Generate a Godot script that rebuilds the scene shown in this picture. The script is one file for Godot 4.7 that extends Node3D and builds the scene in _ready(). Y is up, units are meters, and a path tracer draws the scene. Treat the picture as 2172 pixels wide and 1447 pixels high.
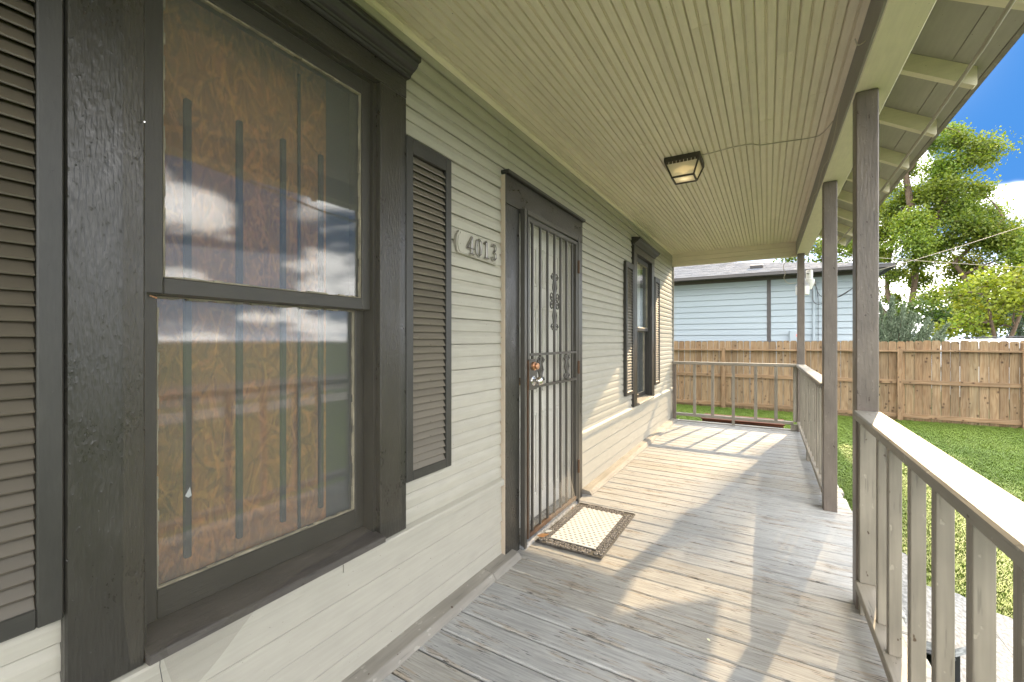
extends Node3D
# A painted wooden front porch seen along its wall, towards a fenced lawn.
# Axes: x runs from the house wall out to the yard, y up from the porch floor, z back; -z runs along the porch.

const GROUND := -0.55
var rng := RandomNumberGenerator.new()
var M := {}
var used := {}
var house: Node3D


# ---------------------------------------------------------------- mesh builder
class MB:
	var v := PackedVector3Array()
	var n := PackedVector3Array()
	var uv := PackedVector2Array()
	var c := PackedColorArray()
	var tint := Color(1, 1, 1)
	var xf := Transform3D()
	var grain := 2
	var off := Vector2()

	func put(p: Vector3, nn: Vector3, t: Vector2) -> void:
		v.push_back(xf * p)
		n.push_back((xf.basis * nn).normalized())
		uv.push_back(t)
		c.push_back(tint)

	func proj(p: Vector3, nn: Vector3) -> Vector2:
		var a := nn.abs()
		var k := 0
		if a.y > a.x and a.y >= a.z: k = 1
		elif a.z > a.x: k = 2
		var i := (k + 1) % 3
		var j := (k + 2) % 3
		if j == grain:
			var s := i
			i = j
			j = s
		return Vector2(p[i] * 0.5, p[j]) + off

	func tri3(a: Vector3, b: Vector3, d: Vector3, na: Vector3, nb: Vector3, nd: Vector3, ta: Vector2, tb: Vector2, td: Vector2) -> void:
		if (d - a).cross(b - a).dot(na + nb + nd) < 0.0:
			put(a, na, ta); put(d, nd, td); put(b, nb, tb)
		else:
			put(a, na, ta); put(b, nb, tb); put(d, nd, td)

	func tri(a: Vector3, b: Vector3, d: Vector3, nn: Vector3) -> void:
		tri3(a, b, d, nn, nn, nn, proj(a, nn), proj(b, nn), proj(d, nn))

	func quad(a: Vector3, b: Vector3, d: Vector3, e: Vector3, nn: Vector3) -> void:
		tri(a, b, d, nn)
		tri(a, d, e, nn)

	# a box with chamfered edges
	func box(lo: Vector3, hi: Vector3, bev := 0.0) -> void:
		bev = minf(bev, minf(hi.x - lo.x, minf(hi.y - lo.y, hi.z - lo.z)) * 0.45)
		var e := [lo, hi]
		for k in 3:
			var a := (k + 1) % 3
			var b := (k + 2) % 3
			for s in 2:
				var nn := Vector3()
				nn[k] = 1.0 if s else -1.0
				var q := []
				for w in [[0, 0], [1, 0], [1, 1], [0, 1]]:
					var p := Vector3()
					p[k] = e[s][k]
					p[a] = e[w[0]][a] + (-bev if w[0] else bev)
					p[b] = e[w[1]][b] + (-bev if w[1] else bev)
					q.append(p)
				quad(q[0], q[1], q[2], q[3], nn)
		if bev <= 0.0:
			return
		for k in 3:
			var a := (k + 1) % 3
			var b := (k + 2) % 3
			for sa in 2:
				for sb in 2:
					var nn := Vector3()
					nn[a] = 1.0 if sa else -1.0
					nn[b] = 1.0 if sb else -1.0
					nn = nn.normalized()
					var pa := Vector3()
					pa[a] = e[sa][a]
					pa[b] = e[sb][b] + (-bev if sb else bev)
					var pb := Vector3()
					pb[a] = e[sa][a] + (-bev if sa else bev)
					pb[b] = e[sb][b]
					var p0 := pa
					var p1 := pb
					var p2 := pb
					var p3 := pa
					p0[k] = lo[k] + bev; p1[k] = lo[k] + bev
					p2[k] = hi[k] - bev; p3[k] = hi[k] - bev
					quad(p0, p1, p2, p3, nn)
		for s in 8:
			var f := [s & 1, (s >> 1) & 1, (s >> 2) & 1]
			var nn := Vector3(1 if f[0] else -1, 1 if f[1] else -1, 1 if f[2] else -1).normalized()
			var pts := []
			for k in 3:
				var p := Vector3()
				for j in 3:
					p[j] = e[f[j]][j] + (0.0 if j == k else (-bev if f[j] else bev))
				pts.append(p)
			tri(pts[0], pts[1], pts[2], nn)

	func place(p: Vector2, axis: int, t: float) -> Vector3:
		if axis == 0: return Vector3(t, p.y, p.x)
		if axis == 1: return Vector3(p.x, t, p.y)
		return Vector3(p.x, p.y, t)

	# a polygon drawn out along an axis: z takes (x, y), x takes (z, y), y takes (x, z); the far end may be shifted
	func prism(poly: PackedVector2Array, axis: int, t0: float, t1: float, shift := Vector2()) -> void:
		var area := 0.0
		var m := poly.size()
		for i in m:
			area += poly[i].cross(poly[(i + 1) % m])
		for i in m:
			var a := poly[i]
			var b := poly[(i + 1) % m]
			var d := b - a
			if d.length() < 1e-6:
				continue
			var o := Vector2(d.y, -d.x).normalized() * signf(area)
			var nn := place(o, axis, 0.0)
			quad(place(a, axis, t0), place(b, axis, t0), place(b + shift, axis, t1), place(a + shift, axis, t1), nn)
		var idx := Geometry2D.triangulate_polygon(poly)
		var ax := Vector3()
		ax[axis] = signf(t1 - t0)
		for i in range(0, idx.size(), 3):
			tri(place(poly[idx[i]], axis, t0), place(poly[idx[i + 1]], axis, t0), place(poly[idx[i + 2]], axis, t0), -ax)
			tri(place(poly[idx[i]] + shift, axis, t1), place(poly[idx[i + 1]] + shift, axis, t1), place(poly[idx[i + 2]] + shift, axis, t1), ax)

	func tube(path: Array, r0: float, r1: float, seg := 8) -> void:
		var m := path.size()
		var rings := []
		var side := Vector3(0, 1, 0)
		for i in m:
			var d: Vector3 = (path[mini(i + 1, m - 1)] - path[maxi(i - 1, 0)])
			d = d.normalized()
			if absf(d.dot(side)) > 0.95:
				side = Vector3(1, 0, 0) if absf(d.x) < 0.9 else Vector3(0, 0, 1)
			var a := (side - d * d.dot(side)).normalized()
			side = a
			var b := d.cross(a)
			var r := lerpf(r0, r1, float(i) / maxf(1.0, m - 1))
			var ring := []
			for k in seg:
				var w := TAU * k / seg
				ring.append([path[i] + (a * cos(w) + b * sin(w)) * r, a * cos(w) + b * sin(w)])
			rings.append(ring)
		var run := 0.0
		for i in m - 1:
			var step: float = (path[i + 1] - path[i]).length()
			for k in seg:
				var k2 := (k + 1) % seg
				var A: Array = rings[i][k]
				var B: Array = rings[i][k2]
				var C: Array = rings[i + 1][k2]
				var D: Array = rings[i + 1][k]
				var u0 := Vector2(run * 0.5, float(k) / seg * 0.3) + off
				var u1 := Vector2(run * 0.5, float(k + 1) / seg * 0.3) + off
				var u2 := Vector2((run + step) * 0.5, float(k + 1) / seg * 0.3) + off
				var u3 := Vector2((run + step) * 0.5, float(k) / seg * 0.3) + off
				tri3(A[0], B[0], C[0], A[1], B[1], C[1], u0, u1, u2)
				tri3(A[0], C[0], D[0], A[1], C[1], D[1], u0, u2, u3)
			run += step
		for s in 2:
			var ring: Array = rings[0] if s == 0 else rings[m - 1]
			var ce: Vector3 = path[0] if s == 0 else path[m - 1]
			var nn: Vector3 = (path[0] - path[1]).normalized() if s == 0 else (path[m - 1] - path[m - 2]).normalized()
			for k in seg:
				tri(ce, ring[k][0], ring[(k + 1) % seg][0], nn)

	# a profile of (radius, height) turned round the y axis
	func lathe(prof: Array, seg := 16) -> void:
		var m := prof.size()
		var nr := []
		for i in m - 1:
			var d: Vector2 = prof[i + 1] - prof[i]
			nr.append(Vector2(d.y, -d.x).normalized())
		for i in m - 1:
			for k in seg:
				var a0 := TAU * k / seg
				var a1 := TAU * (k + 1) / seg
				var d0 := Vector3(cos(a0), 0, sin(a0))
				var d1 := Vector3(cos(a1), 0, sin(a1))
				var p: Vector2 = prof[i]
				var q: Vector2 = prof[i + 1]
				var n0: Vector3 = d0 * nr[i].x + Vector3(0, nr[i].y, 0)
				var n1: Vector3 = d1 * nr[i].x + Vector3(0, nr[i].y, 0)
				var A := d0 * p.x + Vector3(0, p.y, 0)
				var B := d1 * p.x + Vector3(0, p.y, 0)
				var C := d1 * q.x + Vector3(0, q.y, 0)
				var D := d0 * q.x + Vector3(0, q.y, 0)
				tri3(A, B, C, n0, n1, n1, Vector2(a0, p.y), Vector2(a1, p.y), Vector2(a1, q.y))
				tri3(A, C, D, n0, n1, n0, Vector2(a0, p.y), Vector2(a1, q.y), Vector2(a0, q.y))

	func mesh(mat: Material) -> ArrayMesh:
		var arr := []
		arr.resize(Mesh.ARRAY_MAX)
		arr[Mesh.ARRAY_VERTEX] = v
		arr[Mesh.ARRAY_NORMAL] = n
		arr[Mesh.ARRAY_TEX_UV] = uv
		arr[Mesh.ARRAY_COLOR] = c
		var out := ArrayMesh.new()
		out.add_surface_from_arrays(Mesh.PRIMITIVE_TRIANGLES, arr)
		out.surface_set_material(0, mat)
		return out


# ---------------------------------------------------------------- naming
func numbered(called: String) -> String:
	var k: int = used.get(called, 0)
	used[called] = k + 1
	return called if k == 0 else "%s_%03d" % [called, k]

func thing(called: String, label: String, category: String, at := Vector3.ZERO, group := "") -> Node3D:
	var o := Node3D.new()
	o.name = numbered(called)
	add_child(o)
	o.position = at
	tag(o, label, category, group)
	return o

func tag(o: Node3D, label: String, category: String, group := "") -> Node3D:
	o.set_meta("label", label)
	o.set_meta("category", category)
	if group != "":
		o.set_meta("group", group)
	return o

# commits a mesh builder as one named mesh; a repeat under the same parent gets a number
func obj(called: String, b: MB, mat: Material, parent: Node = self) -> MeshInstance3D:
	return put_mesh(called, b.mesh(mat), parent)

func put_mesh(called: String, mesh: Mesh, parent: Node, at := Vector3.ZERO) -> MeshInstance3D:
	var o := MeshInstance3D.new()
	o.mesh = mesh
	o.name = numbered(called) if parent == self else sub_number(called, parent)
	o.position = at
	parent.add_child(o, true)
	return o

func sub_number(called: String, parent: Node) -> String:
	var key := "n_" + called
	var k: int = parent.get_meta(key, 0) if not parent == self else 0
	counts[str(parent.get_instance_id()) + called] = counts.get(str(parent.get_instance_id()) + called, -1) + 1
	k = counts[str(parent.get_instance_id()) + called]
	return called if k == 0 else "%s_%03d" % [called, k]
var counts := {}

func mb(grain := 2, shade := 0.0) -> MB:
	var b := MB.new()
	b.grain = grain
	b.off = Vector2(rng.randf(), rng.randf())
	if shade > 0.0:
		var s := 1.0 + rng.randf_range(-shade, shade)
		b.tint = Color(s, s, s)
	return b

# a box given by x, y and t = -z
func bx(b: MB, x0: float, x1: float, y0: float, y1: float, t0: float, t1: float, bev := 0.003) -> void:
	b.box(Vector3(x0, y0, -t1), Vector3(x1, y1, -t0), bev)

func boxpart(called: String, parent: Node, mat: Material, x0: float, x1: float, y0: float, y1: float, t0: float, t1: float, bev := 0.003, grain := 2, shade := 0.0) -> MeshInstance3D:
	var b := mb(grain, shade)
	bx(b, x0, x1, y0, y1, t0, t1, bev)
	return obj(called, b, mat, parent)


# ---------------------------------------------------------------- textures
func noise(w: int, h: int, freq: float, seed_: int, sx := 1, sy := 1, oct := 4, kind := FastNoiseLite.TYPE_SIMPLEX_SMOOTH) -> PackedByteArray:
	var f := FastNoiseLite.new()
	f.seed = seed_
	f.noise_type = kind
	f.frequency = freq
	f.fractal_octaves = oct
	var im := f.get_seamless_image(w / sx, h / sy)
	im.convert(Image.FORMAT_L8)
	if sx > 1 or sy > 1:
		im.resize(w, h, Image.INTERPOLATE_CUBIC)
	return im.get_data()

func tex(w: int, h: int, data: PackedByteArray, rgb := true) -> ImageTexture:
	return ImageTexture.create_from_image(Image.create_from_data(w, h, false, Image.FORMAT_RGB8 if rgb else Image.FORMAT_L8, data))

func mat(called: String, col: Color, rough := 0.8, albedo: Texture2D = null, height: Texture2D = null, depth := 0.1, scale := Vector3.ONE) -> StandardMaterial3D:
	var m := StandardMaterial3D.new()
	m.resource_name = called
	m.albedo_color = col.linear_to_srgb()
	m.roughness = rough
	m.vertex_color_use_as_albedo = true
	m.uv1_scale = scale
	if albedo:
		m.albedo_texture = albedo
	if height:
		m.heightmap_enabled = true
		m.heightmap_texture = height
		m.heightmap_scale = depth
	M[called] = m
	return m

func smooth(a: float, b: float, x: float) -> float:
	var t := clampf((x - a) / (b - a), 0.0, 1.0)
	return t * t * (3.0 - 2.0 * t)

func make_textures() -> Dictionary:
	var T := {}
	# weathered deck paint: 1024 x 512, u along the board
	var W := 1024
	var H := 512
	var grain := noise(W, H, 0.06, 11, 16, 1, 4)
	var fine := noise(W, H, 0.22, 12, 16, 1, 3)
	var patch := noise(W, H, 0.012, 13, 4, 1, 5)
	var speck := noise(W, H, 0.16, 14, 2, 1, 2)
	var a := PackedByteArray()
	a.resize(W * H * 3)
	var hh := PackedByteArray()
	hh.resize(W * H)
	for i in W * H:
		var g := grain[i] / 255.0
		var f := fine[i] / 255.0
		var p := patch[i] / 255.0
		var s := speck[i] / 255.0
		var wear := smooth(0.60, 0.78, p * 0.72 + g * 0.34)
		var crack := smooth(0.27, 0.15, f + (0.5 - p) * 0.16)
		var fleck := smooth(0.83, 0.9, s) * smooth(0.42, 0.62, p)
		var k := 0.80 + 0.20 * g + 0.08 * (p - 0.5)
		var r := lerpf(k, 0.66 + 0.22 * f, wear * 0.55)
		var gg := lerpf(k * 0.995, 0.60 + 0.20 * f, wear * 0.55)
		var b := lerpf(k * 0.98, 0.53 + 0.17 * f, wear * 0.55)
		var dk := 1.0 - 0.62 * crack * (0.25 + 0.75 * smooth(0.4, 0.65, p))
		r = lerpf(r * dk, 1.0, fleck * 0.7)
		gg = lerpf(gg * dk, 1.0, fleck * 0.7)
		b = lerpf(b * dk, 0.98, fleck * 0.7)
		a[i * 3] = int(clampf(r, 0, 1) * 255)
		a[i * 3 + 1] = int(clampf(gg, 0, 1) * 255)
		a[i * 3 + 2] = int(clampf(b, 0, 1) * 255)
		hh[i] = int(clampf(0.55 + 0.3 * (g - 0.5) + 0.25 * (f - 0.5) - 0.4 * crack - 0.15 * wear + 0.15 * fleck, 0, 1) * 255)
	T.deck = tex(W, H, a)
	T.deck_h = tex(W, H, hh, false)
	# house paint: faint brush marks, dirt, small dark specks
	W = 512; H = 512
	var brush := noise(W, H, 0.05, 21, 8, 1, 4)
	var dirt := noise(W, H, 0.012, 22, 1, 1, 5)
	var dots := noise(W, H, 0.09, 23, 1, 1, 2)
	a = PackedByteArray(); a.resize(W * H * 3)
	hh = PackedByteArray(); hh.resize(W * H)
	for i in W * H:
		var g := brush[i] / 255.0
		var d := dirt[i] / 255.0
		var s := dots[i] / 255.0
		var k := 0.92 + 0.04 * g + 0.035 * (d - 0.5)
		var dot := smooth(0.89, 0.94, s) * smooth(0.35, 0.6, d)
		var chip := smooth(0.075, 0.04, s)
		k = lerpf(k, 0.45, dot * 0.75)
		k = lerpf(k, 1.0, chip)
		a[i * 3] = int(clampf(k, 0, 1) * 255)
		a[i * 3 + 1] = int(clampf(k * 0.998, 0, 1) * 255)
		a[i * 3 + 2] = int(clampf(k * 0.995, 0, 1) * 255)
		hh[i] = int(clampf(0.5 + 0.3 * (g - 0.5) + 0.35 * (d - 0.5) + 0.2 * chip, 0, 1) * 255)
	T.paint = tex(W, H, a)
	T.paint_h = tex(W, H, hh, false)
	# thick dark gloss paint: ridges along the board, lumps, pits, a few chips
	W = 1024; H = 512
	var ridge := noise(W, H, 0.12, 31, 8, 1, 4)
	var lump := noise(W, H, 0.075, 32, 2, 1, 3)
	var pit := noise(W, H, 0.09, 33, 2, 1, 2)
	var zone := noise(W, H, 0.008, 34, 2, 1, 3)
	a = PackedByteArray(); a.resize(W * H * 3)
	hh = PackedByteArray(); hh.resize(W * H)
	var ro := PackedByteArray(); ro.resize(W * H)
	for i in W * H:
		var g := ridge[i] / 255.0
		var l := lump[i] / 255.0
		var p := pit[i] / 255.0
		var z := zone[i] / 255.0
		var bump := smooth(0.78, 0.9, l)
		var hole := smooth(0.07, 0.03, p)
		var chip := smooth(0.945, 0.97, p) * smooth(0.5, 0.7, z)
		var k := 0.78 + 0.16 * z + 0.10 * (g - 0.5)
		a[i * 3] = int(clampf(lerpf(k, 1.0, chip), 0, 1) * 255)
		a[i * 3 + 1] = int(clampf(lerpf(k, 1.0, chip), 0, 1) * 255)
		a[i * 3 + 2] = int(clampf(lerpf(k * 0.98, 0.98, chip), 0, 1) * 255)
		hh[i] = int(clampf(0.42 + 0.42 * (g - 0.5) * (0.25 + z) + 0.20 * bump + 0.18 * (l - 0.5) - 0.4 * hole + 0.25 * chip, 0, 1) * 255)
		ro[i] = int(clampf(0.80 + 0.3 * (z - 0.5) + 0.25 * (l - 0.5), 0, 1) * 255)
	T.gloss = tex(W, H, a)
	T.gloss_h = tex(W, H, hh, false)
	T.gloss_r = tex(W, H, ro, false)
	# worn paint: hairline cracks along the grain, chips to pale primer and to wood, grime
	var wg := noise(W, H, 0.10, 61, 16, 1, 3)
	var wc := noise(W, H, 0.05, 62, 2, 1, 3)
	var wz := noise(W, H, 0.010, 63, 2, 1, 4)
	a = PackedByteArray(); a.resize(W * H * 3)
	hh = PackedByteArray(); hh.resize(W * H)
	for i in W * H:
		var g := wg[i] / 255.0
		var c := wc[i] / 255.0
		var z := wz[i] / 255.0
		var white := smooth(0.80, 0.83, c) * smooth(0.40, 0.55, z)
		var wood := smooth(0.17, 0.14, c) * smooth(0.55, 0.42, z)
		var line := smooth(0.20, 0.13, g)
		var k := 0.84 + 0.07 * (g - 0.5) + 0.16 * (z - 0.5) - 0.10 * line
		var r := lerpf(lerpf(k, 0.42, wood * 0.8), 1.0, white * 0.8)
		var gg := lerpf(lerpf(k * 0.995, 0.34, wood * 0.8), 1.0, white * 0.8)
		var b := lerpf(lerpf(k * 0.985, 0.27, wood * 0.8), 0.99, white * 0.8)
		a[i * 3] = int(clampf(r, 0, 1) * 255)
		a[i * 3 + 1] = int(clampf(gg, 0, 1) * 255)
		a[i * 3 + 2] = int(clampf(b, 0, 1) * 255)
		hh[i] = int(clampf(0.55 + 0.25 * (g - 0.5) - 0.15 * line - 0.25 * white - 0.3 * wood + 0.2 * (z - 0.5), 0, 1) * 255)
	T.worn = tex(W, H, a)
	T.worn_h = tex(W, H, hh, false)
	# strand board behind the glass
	var im := Image.create(512, 512, false, Image.FORMAT_RGB8)
	im.fill(Color(0.62, 0.46, 0.30))
	var r2 := RandomNumberGenerator.new()
	r2.seed = 5
	for k in 5200:
		var x := r2.randf() * 512.0
		var y := r2.randf() * 512.0
		var w := r2.randf() * TAU
		var len := r2.randf_range(14, 46)
		var bend := r2.randf_range(-0.03, 0.03)
		var tone := r2.randf_range(0.5, 1.0)
		var col := Color(0.86 * tone, 0.66 * tone * r2.randf_range(0.92, 1.04), 0.44 * tone * r2.randf_range(0.85, 1.1))
		var wide := r2.randi_range(2, 5)
		for s in int(len):
			var px := x + cos(w) * s
			var py := y + sin(w) * s
			w += bend
			for q in wide:
				var ix := posmod(int(px - sin(w) * q), 512)
				var iy := posmod(int(py + cos(w) * q), 512)
				im.set_pixel(ix, iy, im.get_pixel(ix, iy).lerp(col, 0.55))
	T.strand = ImageTexture.create_from_image(im)
	# sawn cedar with knots: u along the picket
	W = 1024; H = 512
	var wob := noise(W, H, 0.02, 41, 8, 1, 3)
	var fib := noise(W, H, 0.12, 42, 32, 1, 3)
	var ton := noise(W, H, 0.01, 43, 4, 1, 4)
	a = PackedByteArray(); a.resize(W * H * 3)
	var knots := []
	for k in 26:
		knots.append([r2.randf() * W, r2.randf() * H, r2.randf_range(7, 15)])
	var bend_map := PackedFloat32Array(); bend_map.resize(W * H)
	var dark_map := PackedFloat32Array(); dark_map.resize(W * H)
	for kn in knots:
		var rr: float = kn[2]
		for dy in range(-40, 41):
			for dx in range(-70, 71):
				var q := Vector2(dx / 2.2, dy).length() / rr
				if q > 4.0:
					continue
				var i: int = posmod(int(kn[1]) + dy, H) * W + posmod(int(kn[0]) + dx, W)
				bend_map[i] += signf(dy + 0.5) * rr * 1.3 * exp(-q * q * 0.45)
				dark_map[i] = maxf(dark_map[i], exp(-pow(Vector2(dx / 1.25, dy).length() / rr, 2.0) * 2.2))
	for y in H:
		for x in W:
			var i := y * W + x
			var wv := (y - bend_map[i]) * 0.23 + wob[i] / 255.0 * 9.0
			var ring := 0.5 + 0.5 * sin(wv)
			ring = ring * ring
			var f := fib[i] / 255.0
			var t := ton[i] / 255.0
			var k := 0.90 - 0.09 * ring + 0.10 * (f - 0.5) + 0.18 * (t - 0.5)
			var d := dark_map[i]
			a[i * 3] = int(clampf(k * (1.0 - 0.55 * d), 0, 1) * 255)
			a[i * 3 + 1] = int(clampf(k * (0.975 - 0.05 * ring) * (1.0 - 0.62 * d), 0, 1) * 255)
			a[i * 3 + 2] = int(clampf(k * (0.95 - 0.10 * ring) * (1.0 - 0.68 * d), 0, 1) * 255)
	T.cedar = tex(W, H, a)
	# ground cover, stone grit
	W = 256; H = 256
	var gn := noise(W, H, 0.06, 51, 1, 1, 5)
	a = PackedByteArray(); a.resize(W * H * 3)
	for i in W * H:
		var k := 0.6 + 0.4 * gn[i] / 255.0
		a[i * 3] = int(k * 255); a[i * 3 + 1] = int(k * 255); a[i * 3 + 2] = int(k * 250)
	T.grit = tex(W, H, a)
	T.grit_h = tex(W, H, gn, false)
	return T

func make_materials(T: Dictionary) -> void:
	mat("siding_paint", Color(0.435, 0.415, 0.35), 0.55, T.paint, T.paint_h, 0.08, Vector3(2, 2, 1))
	mat("ceiling_paint", Color(0.83, 0.745, 0.575), 0.6, T.paint, T.paint_h, 0.08, Vector3(2, 2, 1))
	mat("beam_paint", Color(0.81, 0.735, 0.57), 0.6, T.paint, T.paint_h, 0.10, Vector3(2, 2, 1))
	mat("deck_paint", Color(0.50, 0.505, 0.505), 0.62, T.deck, T.deck_h, 0.30, Vector3(1.6, 2, 1))
	mat("trim_gloss", Color(0.041, 0.038, 0.032), 0.42, T.gloss, T.gloss_h, 0.32, Vector3(2, 2, 1))
	M.trim_gloss.roughness_texture = T.gloss_r
	mat("frame_paint", Color(0.040, 0.038, 0.033), 0.45, T.gloss, T.gloss_h, 0.12, Vector3(2, 2, 1))
	mat("slat_paint", Color(0.165, 0.145, 0.112), 0.45, T.paint, T.paint_h, 0.12)
	mat("post_paint", Color(0.205, 0.168, 0.138), 0.40, T.worn, T.gloss_h, 0.25, Vector3(1.5, 1.5, 1))
	mat("rail_paint", Color(0.35, 0.315, 0.255), 0.55, T.worn, T.worn_h, 0.25)
	mat("cap_paint", Color(0.38, 0.355, 0.305), 0.6, T.worn, T.worn_h, 0.25)
	mat("beige_edge", Color(0.50, 0.42, 0.32), 0.8, T.paint)
	mat("door_paint", Color(0.72, 0.71, 0.66), 0.5, T.paint, T.paint_h, 0.05)
	mat("steel_paint", Color(0.085, 0.078, 0.068), 0.38, T.gloss, T.gloss_h, 0.06)
	mat("rust", Color(0.16, 0.085, 0.045), 0.8, T.grit, T.grit_h, 0.06)
	mat("strand_board", Color(0.66, 0.53, 0.30), 0.85, T.strand)
	mat("bar_paint", Color(0.035, 0.031, 0.026), 0.95)
	M.bar_paint.specular_mode = BaseMaterial3D.SPECULAR_DISABLED
	mat("dark_room", Color(0.05, 0.048, 0.045), 0.9)
	mat("curtain", Color(0.75, 0.75, 0.72), 0.95, T.paint)
	M.curtain.backlight_enabled = true
	M.curtain.backlight = Color(0.5, 0.5, 0.5)
	mat("putty", Color(0.48, 0.43, 0.33), 0.9, T.grit, T.grit_h, 0.15)
	mat("cedar", Color(0.305, 0.228, 0.138), 0.85, T.cedar)
	mat("cedar_post", Color(0.295, 0.208, 0.122), 0.85, T.cedar)
	mat("rubber", Color(0.10, 0.09, 0.08), 0.7, T.grit, T.grit_h, 0.05)
	mat("mat_weave", Color(0.74, 0.73, 0.69), 0.9, T.paint)
	mat("brass", Color(0.72, 0.50, 0.24), 0.22); M.brass.metallic = 1.0
	mat("copper", Color(0.62, 0.34, 0.20), 0.35); M.copper.metallic = 1.0
	mat("nickel", Color(0.66, 0.64, 0.60), 0.25); M.nickel.metallic = 1.0
	mat("digit_metal", Color(0.42, 0.40, 0.37), 0.42); M.digit_metal.metallic = 0.8
	mat("pewter", Color(0.14, 0.135, 0.13), 0.4); M.pewter.metallic = 1.0
	mat("stone_grey", Color(0.42, 0.43, 0.45), 0.8, T.grit, T.grit_h, 0.25, Vector3(3, 3, 1))
	mat("concrete", Color(0.42, 0.41, 0.38), 0.9, T.grit, T.grit_h, 0.2)
	mat("road", Color(0.16, 0.16, 0.155), 0.95, T.grit, T.grit_h, 0.3)
	mat("black_paint", Color(0.02, 0.02, 0.022), 0.4)
	mat("wire_tan", Color(0.46, 0.41, 0.31), 0.7)
	mat("wire_dark", Color(0.05, 0.05, 0.05), 0.6)
	mat("cable_grey", Color(0.34, 0.30, 0.24), 0.6)
	mat("lamp_metal", Color(0.075, 0.062, 0.05), 0.5, T.grit)
	mat("bulb_white", Color(0.8, 0.72, 0.52), 0.5)
	M.bulb_white.emission_enabled = true
	M.bulb_white.emission = Color(1.0, 0.82, 0.52)
	M.bulb_white.emission_energy_multiplier = 0.22
	mat("white_plastic", Color(0.72, 0.71, 0.67), 0.5)
	mat("grey_metal", Color(0.34, 0.33, 0.31), 0.45); M.grey_metal.metallic = 0.5
	mat("neighbour_siding", Color(0.32, 0.378, 0.412), 0.7)
	mat("neighbour_trim", Color(0.075, 0.07, 0.068), 0.6, T.paint)
	mat("shingle", Color(0.15, 0.168, 0.205), 0.95, T.grit, T.grit_h, 0.3, Vector3(6, 3, 1))
	mat("soffit", Color(0.42, 0.42, 0.40), 0.8, T.paint)
	mat("chest_wood", Color(0.19, 0.062, 0.026), 0.5, T.cedar)
	mat("chest_line", Color(0.03, 0.012, 0.008), 0.6)
	mat("bark", Color(0.17, 0.13, 0.095), 0.95, T.cedar, T.grit_h, 1.0)
	mat("soil", Color(0.085, 0.15, 0.028), 1.0, T.grit, null, 0.1, Vector3(2, 1, 1))
	for nm in ["leaf", "leaf_bright", "needle", "needle_dark", "blade"]:
		mat(nm, Color(1, 1, 1), 0.55)
		M[nm].backlight_enabled = true
	M.leaf.backlight = Color(1.0, 1.0, 0.6)
	M.leaf_bright.backlight = Color(0.95, 0.95, 0.6)
	M.needle.backlight = Color(0.3, 0.3, 0.3)
	M.needle_dark.backlight = Color(0.2, 0.2, 0.2)
	M.blade.backlight = Color(0.8, 0.8, 0.5)
	mat("trim_tan", Color(0.37, 0.345, 0.30), 0.7, T.worn, T.worn_h, 0.25)
	mat("sill_paint", Color(0.105, 0.095, 0.085), 0.55, T.worn, T.gloss_h, 0.2, Vector3(2, 2, 1))
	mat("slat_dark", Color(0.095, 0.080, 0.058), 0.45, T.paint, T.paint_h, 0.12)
	mat("roof_board_paint", Color(0.46, 0.43, 0.385), 0.7, T.paint, T.paint_h, 0.12, Vector3(2, 2, 1))
	mat("beam_face_shade", Color(0.30, 0.28, 0.25), 0.65, T.paint, T.paint_h, 0.15, Vector3(2, 2, 1))  # darker grey than the beam: shade on its inner face put into the colour
	mat("sunlit_relief_rubber", Color(0.24, 0.215, 0.185), 0.7)  # mat rubber lightened: sunlight on the raised scrolls put into the colour
	mat("dry_leaf", Color(0.42, 0.22, 0.09), 0.8)
	mat("car_paint", Color(0.78, 0.79, 0.80), 0.25)
	M.car_paint.clearcoat_enabled = true
	mat("tyre", Color(0.02, 0.02, 0.02), 0.9)
	mat("pink", Color(0.8, 0.25, 0.2), 0.6)
	mat("white_scrap", Color(0.48, 0.50, 0.49), 0.8)
	var g := StandardMaterial3D.new()
	g.resource_name = "window_glass"
	g.albedo_color = Color(0.8, 0.85, 0.85, 0.05)
	g.transparency = BaseMaterial3D.TRANSPARENCY_ALPHA
	g.roughness = 0.03
	g.metallic_specular = 0.7
	M.glass = g
	var fg := StandardMaterial3D.new()
	fg.resource_name = "frosted_glass"
	fg.albedo_color = Color(0.92, 0.89, 0.78, 0.80)
	fg.backlight_enabled = true
	fg.backlight = Color(0.9, 0.9, 0.9)

	fg.transparency = BaseMaterial3D.TRANSPARENCY_ALPHA
	fg.roughness = 0.4
	M.frosted = fg
	var sc := StandardMaterial3D.new()
	sc.resource_name = "insect_mesh"
	sc.albedo_color = Color(0.36, 0.335, 0.28, 0.18)
	sc.transparency = BaseMaterial3D.TRANSPARENCY_ALPHA
	sc.roughness = 0.8
	M.screen = sc
	var pl := StandardMaterial3D.new()
	pl.resource_name = "clear_sheet"
	pl.albedo_color = Color(0.78, 0.74, 0.66, 0.15)
	pl.transparency = BaseMaterial3D.TRANSPARENCY_ALPHA
	pl.roughness = 0.5
	M.sheet = pl


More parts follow.
